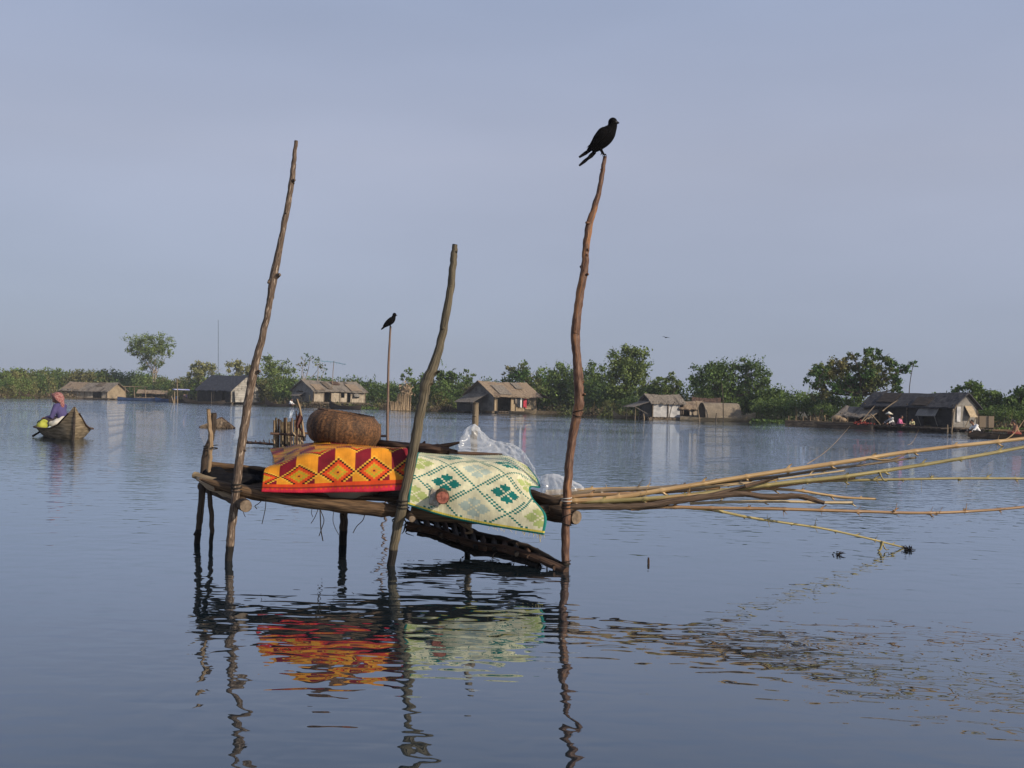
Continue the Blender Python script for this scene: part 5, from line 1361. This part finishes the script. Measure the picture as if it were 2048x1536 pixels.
# ------------------------------------------------------------------ round basket
def basket_material():
    mt = bpy.data.materials.new('brown_wicker'); mt.use_nodes = True
    n = mt.node_tree.nodes; L = mt.node_tree.links; bs = n['Principled BSDF']; bs.inputs['Roughness'].default_value = .75
    tc = n.new('ShaderNodeTexCoord'); mp = n.new('ShaderNodeMapping'); mp.inputs['Scale'].default_value = (128, 84, 1); L.new(tc.outputs['UV'], mp.inputs[0])
    br = n.new('ShaderNodeTexBrick'); L.new(mp.outputs[0], br.inputs['Vector']); br.inputs['Scale'].default_value = 1; br.inputs['Brick Width'].default_value = 1.0; br.inputs['Row Height'].default_value = 1.0
    br.inputs['Mortar Size'].default_value = .10; br.inputs['Color1'].default_value = (.16, .084, .034, 1); br.inputs['Color2'].default_value = (.115, .058, .024, 1); br.inputs['Mortar'].default_value = (.075, .039, .016, 1)
    m2 = n.new('ShaderNodeMapping'); m2.inputs['Scale'].default_value = (14, 1.2, 1); L.new(tc.outputs['UV'], m2.inputs[0])
    nz = n.new('ShaderNodeTexNoise'); nz.inputs['Scale'].default_value = 1.6; nz.inputs['Detail'].default_value = 5; L.new(m2.outputs[0], nz.inputs['Vector'])
    rp = n.new('ShaderNodeValToRGB'); rp.color_ramp.elements[0].position = .38; rp.color_ramp.elements[0].color = (.42, .38, .36, 1); rp.color_ramp.elements[1].position = .62; rp.color_ramp.elements[1].color = (1.25, 1.12, 1.0, 1)
    L.new(nz.outputs['Fac'], rp.inputs[0])
    mx = n.new('ShaderNodeMixRGB'); mx.blend_type = 'MULTIPLY'; mx.inputs[0].default_value = 1; L.new(br.outputs['Color'], mx.inputs[1]); L.new(rp.outputs[0], mx.inputs[2])
    m3 = n.new('ShaderNodeMapping'); m3.inputs['Scale'].default_value = (90, 40, 1); L.new(tc.outputs['UV'], m3.inputs[0])
    n3 = n.new('ShaderNodeTexNoise'); n3.inputs['Scale'].default_value = 1.0; n3.inputs['Detail'].default_value = 3; L.new(m3.outputs[0], n3.inputs['Vector'])
    r3 = n.new('ShaderNodeMapRange'); r3.inputs[1].default_value = .35; r3.inputs[2].default_value = .68; r3.inputs[3].default_value = .45; r3.inputs[4].default_value = 1.9; L.new(n3.outputs['Fac'], r3.inputs[0])  # fine speckle painting weave glints into the base colour
    mx3 = n.new('ShaderNodeMixRGB'); mx3.blend_type = 'MULTIPLY'; mx3.inputs[0].default_value = 1; L.new(mx.outputs[0], mx3.inputs[1]); L.new(r3.outputs[0], mx3.inputs[2])
    L.new(mx3.outputs[0], bs.inputs['Base Color'])
    bp = n.new('ShaderNodeBump'); bp.inputs['Distance'].default_value = .004; bp.invert = True; L.new(br.outputs['Fac'], bp.inputs['Height']); L.new(bp.outputs[0], bs.inputs['Normal'])
    return mt
BD = 8.1; bc = P(682, 891, BD)
mb = MB(); Mt = Matrix.Rotation(R(8), 3, 'Y')
prof = cr([(.02, .0, 0), (.17, .0, 0), (.235, .022, 0), (.272, .09, 0), (.276, .15, 0), (.258, .20, 0), (.222, .238, 0), (.202, .246, 0), (.185, .235, 0), (.21, .15, 0), (.17, .04, 0), (.02, .03, 0)], 4)
NP = len(prof) - 1
def bk(u, v):
    q = prof[round(v * NP)]; a = u * 6.2832 - 1.57
    r_ = q.x * (1 + .018 * noise.noise(Vector((math.cos(a) * 2, math.sin(a) * 2, q.y * 6)))) * (1 + .0055 * math.cos(a * 46 + 2 * noise.noise(Vector((math.cos(a), math.sin(a), q.y * 5)))))
    return bc + Mt @ Vector((math.cos(a) * r_, math.sin(a) * r_, q.y + .008 * noise.noise(Vector((math.cos(a) * 1.5, math.sin(a) * 1.5, 8)))))
mb.grid(bk, 276, NP)
bo = mb.build('wicker_basket', basket_material(), origin=bc)
tag(bo, 'large squat round brown wicker basket resting on the back of the orange mat', 'basket')
mb = MB(); pts = []
for i in range(97):
    a = i / 96 * 6.2832; pts.append(bc + Mt @ Vector((math.cos(a) * .208, math.sin(a) * .208, .246 + .003 * math.sin(a * 37))))
mb.tube(pts, .005, 7, .3, 2); mb.build('rim', M_drift, bo, True)

# driftwood, stick
def loose(name, pts, r, m, label, cat, seed=1, lump=.3, group=None, forks=(), seg=12):
    q = [P(*p) for p in pts]; mb = MB()
    mb.tube(cr(q, 6), [v.x for v in cr([(a, 0, 0) for a in r], 6)], seg, lump, seed)
    for (a, c_, r_) in forks: A, C_ = P(*a), P(*c_); mb.tube([A, (A + C_) / 2, C_], [r_, r_ * .8, r_ * .35], 7, .3, seed)
    return tag(mb.build(name, m, origin=q[0]), label, cat, group)
loose('driftwood', [(756, 887, 8.15), (790, 891, 8.05), (830, 896, 7.95), (868, 899, 7.85), (898, 902, 7.8)], [.026, .034, .038, .042, .026], M_drift, 'thick dark driftwood log lying behind the two mats', 'log', 5, .35, forks=[((880, 894, 7.82), (919, 885, 7.8), .02), ((885, 900, 7.8), (915, 902, 7.78), .018), ((846, 890, 7.9), (850, 882, 7.9), .012)])
loose('stick', [(900, 905, 7.75), (950, 907, 7.9), (1004, 909, 8.0)], [.010, .012, .008], M_drift, 'thin dark stick lying along the back edge of the cream mat', 'stick', 6, .2)

# clear plastic
def plastic_material():
    mt = bpy.data.materials.new('clear_plastic'); mt.use_nodes = True
    n = mt.node_tree.nodes; L = mt.node_tree.links; bs = n['Principled BSDF']
    bs.inputs['Base Color'].default_value = (.85, .88, .92, 1); bs.inputs['Roughness'].default_value = .18; bs.inputs['Specular IOR Level'].default_value = .8
    tr = n.new('ShaderNodeBsdfTransparent'); tr.inputs[0].default_value = (.93, .95, .97, 1)
    tl = n.new('ShaderNodeBsdfTranslucent'); tl.inputs[0].default_value = (.75, .78, .82, 1)
    m1 = n.new('ShaderNodeMixShader'); m1.inputs[0].default_value = .35; L.new(bs.outputs[0], m1.inputs[1]); L.new(tl.outputs[0], m1.inputs[2])
    lw_ = n.new('ShaderNodeLayerWeight'); lw_.inputs[0].default_value = .35
    mr = n.new('ShaderNodeMapRange'); mr.inputs[3].default_value = .24; mr.inputs[4].default_value = .85; L.new(lw_.outputs['Facing'], mr.inputs[0])
    m2 = n.new('ShaderNodeMixShader'); L.new(mr.outputs[0], m2.inputs[0]); L.new(tr.outputs[0], m2.inputs[1]); L.new(m1.outputs[0], m2.inputs[2])
    L.new(m2.outputs[0], n['Material Output'].inputs[0])
    return mt
M_plas = plastic_material()
def crumple(rows, nu, nv, amp, seed):
    f0, w_, h_ = patch(rows); mb = MB()
    def fn(u, v):
        p = f0(u, v); q = Vector((u * w_ * 17, v * h_ * 17, seed))
        a = abs(noise.noise(q)) + .5 * abs(noise.noise(q * 2.3)) + .25 * abs(noise.noise(q * 4.7))
        return p + Vector((noise.noise(q * 1.1 + Vector((3, 0, 0))) * .6, -a * 1.6 + .4, a * .8)) * amp
    mb.grid(fn, nu, nv, True)
    return mb
mb = crumple([[(915, 908, 8.0), (960, 910, 8.0), (1010, 912, 8.0), (1062, 940, 7.85), (1082, 975, 7.6)], [(918, 890, 8.05), (955, 892, 8.1), (1000, 890, 8.1), (1040, 905, 8.0), (1074, 952, 7.7)], [(925, 868, 8.1), (948, 858, 8.15), (985, 882, 8.15), (1036, 896, 8.1), (1066, 935, 7.8)], [(940, 858, 8.25), (955, 856, 8.25), (975, 884, 8.25), (1026, 900, 8.2), (1058, 930, 7.95)], [(945, 900, 8.4), (960, 900, 8.4), (985, 905, 8.4), (1020, 915, 8.3), (1050, 940, 8.1)]], 60, 44, .022, 1)
tag(mb.build('plastic_sheet', M_plas, origin=P(980, 910, 8.05)), 'crumpled clear plastic sheet bunched around the back right post', 'plastic sheet')
mb = crumple([[(1078, 990, 7.6), (1110, 992, 7.55), (1145, 985, 7.55), (1172, 980, 7.55)], [(1082, 962, 7.65), (1105, 955, 7.65), (1135, 962, 7.62), (1165, 974, 7.6)], [(1085, 955, 7.8), (1108, 952, 7.8), (1135, 960, 7.8), (1162, 972, 7.75)], [(1090, 985, 8.0), (1110, 985, 8.0), (1135, 985, 8.0), (1160, 985, 7.95)]], 44, 36, .018, 4)
tag(mb.build('plastic_sheet', M_plas, origin=P(1120, 985, 7.6)), 'smaller crumpled clear plastic heap left of the tallest post', 'plastic sheet')

# ------------------------------------------------------------------ bamboo and branches
BG = 'bamboo poles of the bundle'
def bamboo(label, pts, r0, r1, m, gap=.27, seed=1, stubs=True, tufts=.5, twigs_=()):
    rr = random.Random(seed); q = [P(*p) for p in pts]; c = cr(q, 24)
    Ls = [0.0]
    for a, b_ in zip(c, c[1:]): Ls.append(Ls[-1] + (b_ - a).length)
    T = Ls[-1]; n = int(T / .012); pos = []; rad = []; k = 0
    off = rr.uniform(0, gap)
    for i in range(n + 1):
        s = T * i / n
        while k < len(Ls) - 2 and Ls[k + 1] < s: k += 1
        t = (s - Ls[k]) / max(1e-9, Ls[k + 1] - Ls[k]); pos.append(c[k] + (c[k + 1] - c[k]) * t)
        dn = abs(((s + off) % gap) - gap / 2); rad.append((r0 + (r1 - r0) * s / T) * (1.22 if dn < .007 else (1.08 if dn < .02 else 1.0)))
    mb = MB(); mb.tube(pos, rad, 10)
    s = gap / 2 - off; k = 0
    while s < T:
        if s > .1:
            i = int(s / T * n); d = (pos[min(n, i + 1)] - pos[i - 1]).normalized(); r_ = rad[i]
            side = 1 if k % 2 else -1
            o = Vector((d.z * -1, rr.uniform(-.8, .8), d.x)).normalized() * side
            if stubs:
                e = pos[i] + o * r_ + (o * .5 + d * .9) * rr.uniform(.012, .05)
                mb.tube([pos[i] + o * r_ * .5, (pos[i] + o * r_ + e) / 2, e], [r_ * .55, r_ * .42, r_ * .22], 6, .3, k)
                if rr.random() < tufts:
                    for _ in range(rr.randint(2, 5)):
                        e = pos[i] + o * r_ + Vector((rr.gauss(.02, .02), rr.gauss(0, .02), rr.gauss(.01, .03))); mb.tube([pos[i] + o * r_ * .6, e], [.003, .001], 4)
        s += gap; k += 1
    for (a, e, w) in twigs_:
        A, E = P(*a), P(*e); nn = 10; pts_ = [A + (E - A) * (i / nn) + Vector((0, 0, -.03 * math.sin(3.14 * i / nn))) for i in range(nn + 1)]
        mb.tube(pts_, [w * (1 - .6 * i / nn) * (1.5 if i % 3 == 1 else 1) for i in range(nn + 1)], 5)
    o = mb.build('bamboo_pole', m, origin=q[0])
    return tag(o, label, 'bamboo pole', BG)
bamboo('long thick tan bamboo on top of the bundle, running off the right edge', [(1118, 1004, 7.46), (1220, 997, 7.45), (1310, 983, 7.45), (1450, 960, 7.48), (1545, 945, 7.5), (1700, 922, 7.52), (1830, 902, 7.55), (2048, 877, 7.6), (2330, 842, 7.7)], .0185, .011, B_tan, .30, 1,
       twigs_=[((1614, 928, 7.5), (1700, 852, 7.7), .0019), ((1815, 890, 7.55), (1838, 858, 7.7), .0014), ((2005, 882, 7.6), (2052, 834, 7.75), .004), ((1740, 916, 7.5), (1816, 906, 7.42), .008), ((1288, 982, 7.45), (1302, 955, 7.42), .003)])
bamboo('grey brown bamboo just behind the thick top one', [(1088, 995, 7.56), (1200, 982, 7.56), (1280, 978, 7.56), (1420, 967, 7.56), (1560, 952, 7.56), (1650, 939, 7.57), (1740, 928, 7.58), (1832, 915, 7.6)], .015, .008, B_dull, .26, 2)
bamboo('long greenish bamboo below the thick top one, running off the right edge', [(1105, 1004, 7.50), (1200, 1003, 7.44), (1330, 995, 7.40), (1420, 985, 7.4), (1560, 967, 7.42), (1690, 953, 7.45), (1830, 932, 7.5), (1940, 914, 7.54), (2048, 894, 7.58), (2300, 845, 7.7)], .0165, .010, B_green, .28, 3,
       twigs_=[((1758, 944, 7.46), (1778, 960, 7.44), .006), ((1935, 914, 7.54), (1985, 890, 7.6), .002), ((1695, 952, 7.45), (1692, 975, 7.44), .002)])
bamboo('thin straight green bamboo running level to the right edge', [(1560, 968, 7.5), (1650, 962, 7.5), (1790, 959, 7.5), (1900, 957, 7.52), (2048, 957, 7.55), (2250, 958, 7.6)], .010, .007, B_green, .2, 4, tufts=.8, twigs_=[((1842, 958, 7.5), (1844, 985, 7.48), .0012)])
bamboo('short tan bamboo ending in mid air above the dark branch', [(1440, 980, 7.5), (1500, 977, 7.5), (1585, 980, 7.5), (1640, 988, 7.5), (1690, 995, 7.5), (1752, 998, 7.5)], .011, .008, B_tan, .2, 5)
bamboo('pale cream bamboo with a cut end under the dark branch', [(1380, 1007, 7.42), (1450, 1004, 7.42), (1560, 1003, 7.42), (1640, 1005, 7.42), (1706, 1005, 7.42)], .010, .0095, B_pale, .3, 6, tufts=0)
bamboo('long reddish bamboo lowest of the level ones, running off the right edge', [(1262, 1018, 7.36), (1330, 1014, 7.36), (1420, 1016, 7.36), (1560, 1018, 7.36), (1720, 1023, 7.38), (1850, 1026, 7.4), (1950, 1022, 7.43), (2048, 1014, 7.46), (2250, 992, 7.55)], .0125, .008, B_red, .25, 7, tufts=.8,
       twigs_=[((1786, 1020, 7.38), (1794, 1006, 7.36), .004), ((1865, 1026, 7.4), (1885, 1014, 7.38), .003), ((1928, 1020, 7.42), (1934, 1006, 7.41), .004)])
bamboo('thin green bamboo dipping down into the water', [(1370, 1015, 7.38), (1430, 1021, 7.5), (1500, 1035, 7.75), (1580, 1047, 8.0), (1640, 1056, 8.2), (1720, 1073, 8.5), (1800, 1093, 8.85), (1820, 1098, 8.95)], .0105, .007, B_green, .26, 8, twigs_=[((1764, 1083, 8.65), (1756, 1100, 8.6), .012), ((1764, 1083, 8.65), (1778, 1098, 8.65), .006)])
bamboo('orange tan bamboo at the back of the bundle near the tallest post', [(1090, 989, 7.66), (1150, 981, 7.66), (1220, 978, 7.66), (1290, 977, 7.66), (1400, 971, 7.66), (1500, 966, 7.66)], .0145, .010, B_tan, .32, 9, tufts=.1)
bamboo('short orange bamboo lying in front at the butt end of the bundle', [(1092, 1003, 7.48), (1160, 992, 7.5), (1240, 988, 7.5), (1330, 984, 7.52), (1440, 976, 7.54)], .0155, .010, B_red, .34, 10, tufts=.1)
bamboo('tan bamboo wedged between the dark branch and the thick top one', [(1110, 1008, 7.52), (1200, 1004, 7.46), (1290, 1000, 7.41), (1360, 992, 7.39), (1440, 984, 7.4), (1520, 966, 7.42), (1556, 957, 7.43)], .0125, .009, B_tan, .3, 11, tufts=.2)
loose('forked_branch', [(1120, 1015, 7.38), (1180, 1013, 7.37), (1250, 1014, 7.36), (1300, 1011, 7.35), (1350, 1002, 7.34), (1420, 993, 7.34), (1480, 988, 7.34), (1540, 994, 7.34), (1590, 992, 7.34), (1620, 997, 7.34), (1648, 1006, 7.34)], [.021, .022, .021, .022, .022, .022, .020, .021, .019, .018, .013],
      mat('grey_brown_branch', (.05, .033, .022), (.15, .10, .066), 3, (8, 2, 1), .9, .008, coord='UV'), 'dark rough crooked branch lying among the bamboo poles', 'branch', 9, .35,
      forks=[((1410, 994, 7.34), (1500, 970, 7.36), .02), ((1490, 972, 7.36), (1556, 955, 7.38), .015)])

bamboo('thin straw coloured bamboo tucked under the grey brown one', [(1095, 999, 7.6), (1200, 990, 7.58), (1330, 981, 7.55), (1480, 968, 7.52), (1600, 953, 7.52), (1690, 941, 7.53)], .010, .006, B_pale, .25, 21, tufts=.3)
bamboo('thin reddish bamboo crossing below the thick top one', [(1098, 1006, 7.5), (1220, 1006, 7.44), (1350, 1000, 7.42), (1500, 981, 7.44), (1620, 965, 7.46), (1710, 956, 7.48)], .011, .006, B_red, .25, 22, tufts=.3)
bamboo('short pale bamboo lying straight along the back of the bundle', [(1092, 983, 7.7), (1180, 979, 7.7), (1290, 975, 7.7), (1372, 972, 7.7)], .011, .008, B_pale, .28, 23, tufts=.1)

# ------------------------------------------------------------------ birds
def crow(label, x, y, D, spine, hd, hr_, beak, wing, tails, legs, raw=0):
    s = D / F_PX; o = P(x, y, D)
    r = empty('crow', o, 0, label, 'crow')
    def V(a, b_, d=0): return Vector((a * s, d * s, b_ * s))
    b = MB()
    b.tube(cr([V(a, c) for a, c, q in spine], 5), [v.x * s for v in cr([(q, 0, 0) for a, c, q in spine], 5)], 14, flat=.82)
    b.ball(V(*hd), (hr_ * s, hr_ * .9 * s, hr_ * 1.05 * s), 14, 10)
    for (a, c, w) in legs: b.tube([V(*a), (V(*a) + V(*c)) / 2, V(*c)], [w * s * 2.2, w * s * 1.5, w * s], 8)
    fuse(b.build('body', M_crow, r), max(.0028, .55 * s * hr_ / 9), 2)
    k = MB(); k.tube([V(*beak[0]), (V(*beak[0]) + V(*beak[1])) / 2, V(*beak[1])], [hr_ * .38 * s, hr_ * .28 * s, hr_ * .05 * s], 8); k.build('beak', M_beak, r)
    rr = random.Random(int(x))
    for sd in (-1, 1):
        e = MB(); e.ball(V(hd[0] + hr_ * .55, hd[1] + hr_ * .2, sd * hr_ * .72), hr_ * .14 * s, 8, 6); e.build('eye', M_beak, r)
        w = MB()
        pts = [V(a, c, sd * d) for a, c, d, q in wing]
        w.tube(cr(pts, 4), [v.x * s for v in cr([(q, 0, 0) for a, c, d, q in wing], 4)], 10, .12, 2, .35, Vector((0, 1, 0)))
        for _ in range(raw):
            a, c, d, q = rr.choice(wing[:-1]); p = V(a + rr.gauss(-q * .45, q * .15), c + rr.gauss(q * .2, q * .2), sd * d * .8)
            dd = V(-1, -.9, rr.uniform(-.3, .3)).normalized(); w.tube([p, p + dd * s * rr.uniform(4, 9)], [s * 1.3, s * .2], 4)
        w.build('wing', M_crow, r)
    t = MB()
    for (a, c, w_) in tails:
        A, C_ = V(*a), V(*c); d = (C_ - A).normalized(); nrm = Vector((-d.z, 0, d.x)) * w_ * s
        for sd in (-1, 0, 1):
            t.tube([A, A + (C_ - A) * .5 + Vector((0, sd * 1.6 * s, 0)), C_ + Vector((0, sd * 2.6 * s, 0)) - d * abs(sd) * 2 * s], [w_ * s * .8, w_ * s, w_ * s * .55], 6, flat=.3, up=Vector((0, 1, 0)))
    t.build('tail', M_crow, r)
    f = MB()
    for (a, c, w) in legs:
        q = V(*c)
        for (dx, dy, dz) in ((3.5, -2, -2), (4, 1.5, -1.5), (-3.5, 0, -3), (1, 3, -3)):
            kx = hr_ / 9
            f.tube([q, q + V(dx * .6 * kx, .6 * kx, dy * kx), q + V(dx * kx, dz * kx, dy * 1.5 * kx)], [w * s * .9, w * s * .8, w * s * .35], 5)
    f.build('feet', M_beak, r)
    return r
crow('large black crow with forked tail perched on top of the tallest post', 1208, 311, 7.2,
     [(16, 65, 9.3), (14.5, 57, 10.5), (9, 48, 15), (2, 38, 16.5), (-6, 28, 15), (-15, 18, 11), (-25, 10, 7)], (16, 67), 9.6, ((23, 66, -4), (28.5, 64.5, -7)),
     [(0, 52, 11, 6), (-5, 44, 14, 9.5), (-15, 31, 12, 8.5), (-25, 17, 8, 6), (-35, 6, 4, 2)], [((-24, 13), (-50, -5), 4.0), ((-18, 7), (-34, -9), 5), ((-28, -3), (-49.5, -22), 3.8)],
     [((-12, 17, -5), (-3, 3, -2), 1.5), ((-8, 16, 5), (1, 2, 2), 1.5)], raw=9)
crow('small black crow perched on the thin distant pole', 781, 654, 20.0,
     [(6.5, 23, 3.4), (5, 18, 5), (2, 13, 6.2), (-3, 8.5, 5.8), (-9, 3.5, 4), (-13, 0, 2.4)], (7.2, 24.5), 4.1, ((9.5, 24.4), (13, 22.8)),
     [(2, 18, 4.5, 3), (-3, 12, 5, 4), (-9, 6, 4, 3.4), (-14, .5, 2.5, 1.6)], [((-9, 3.5), (-18.5, -5.5), 2.3)], [((-2, 6, -1.5), (-.5, .5, -.8), .6), ((-1, 6, 1.5), (.5, .5, .8), .6)], raw=2)
FD = 60.0; c = P(1332, 675, FD); s = FD / F_PX
r = empty('flying_bird', c, 0, 'tiny dark bird gliding in the sky above the far huts', 'bird')
mb = MB(); mb.tube([Vector((-2.2, 1, -.2)) * s, Vector((0, 0, 0)), Vector((2.4, -1, .1)) * s], [.25 * s, 1.1 * s, .4 * s], 8); mb.build('body', M_crow, r)
for sd, e in ((-1, (-7.5, 3, 1.6)), (1, (7.5, -2, -1.2))):
    mb = MB(); E = Vector(e) * s; mb.tube([Vector((0, 0, .2 * s)), E * .5 + Vector((0, 0, .9 * s)), E], [1.4 * s, 1.2 * s, .3 * s], 8, flat=.35, up=Vector((0, 0, 1))); mb.build('wing', M_crow, r)

# ------------------------------------------------------------------ air
HZ = 0.0004
mt = bpy.data.materials.new('thin_haze'); mt.use_nodes = True
n = mt.node_tree.nodes; n.remove(n['Principled BSDF'])
pv = n.new('ShaderNodeVolumePrincipled'); pv.inputs['Density'].default_value = HZ; pv.inputs['Color'].default_value = (.80, .86, .96, 1)
mt.node_tree.links.new(pv.outputs[0], n['Material Output'].inputs['Volume'])
mb = MB(); mb.box((0, 260, 6.0), (1100, 620, 14.4))
tag(mb.build('haze', mt), kind='stuff')
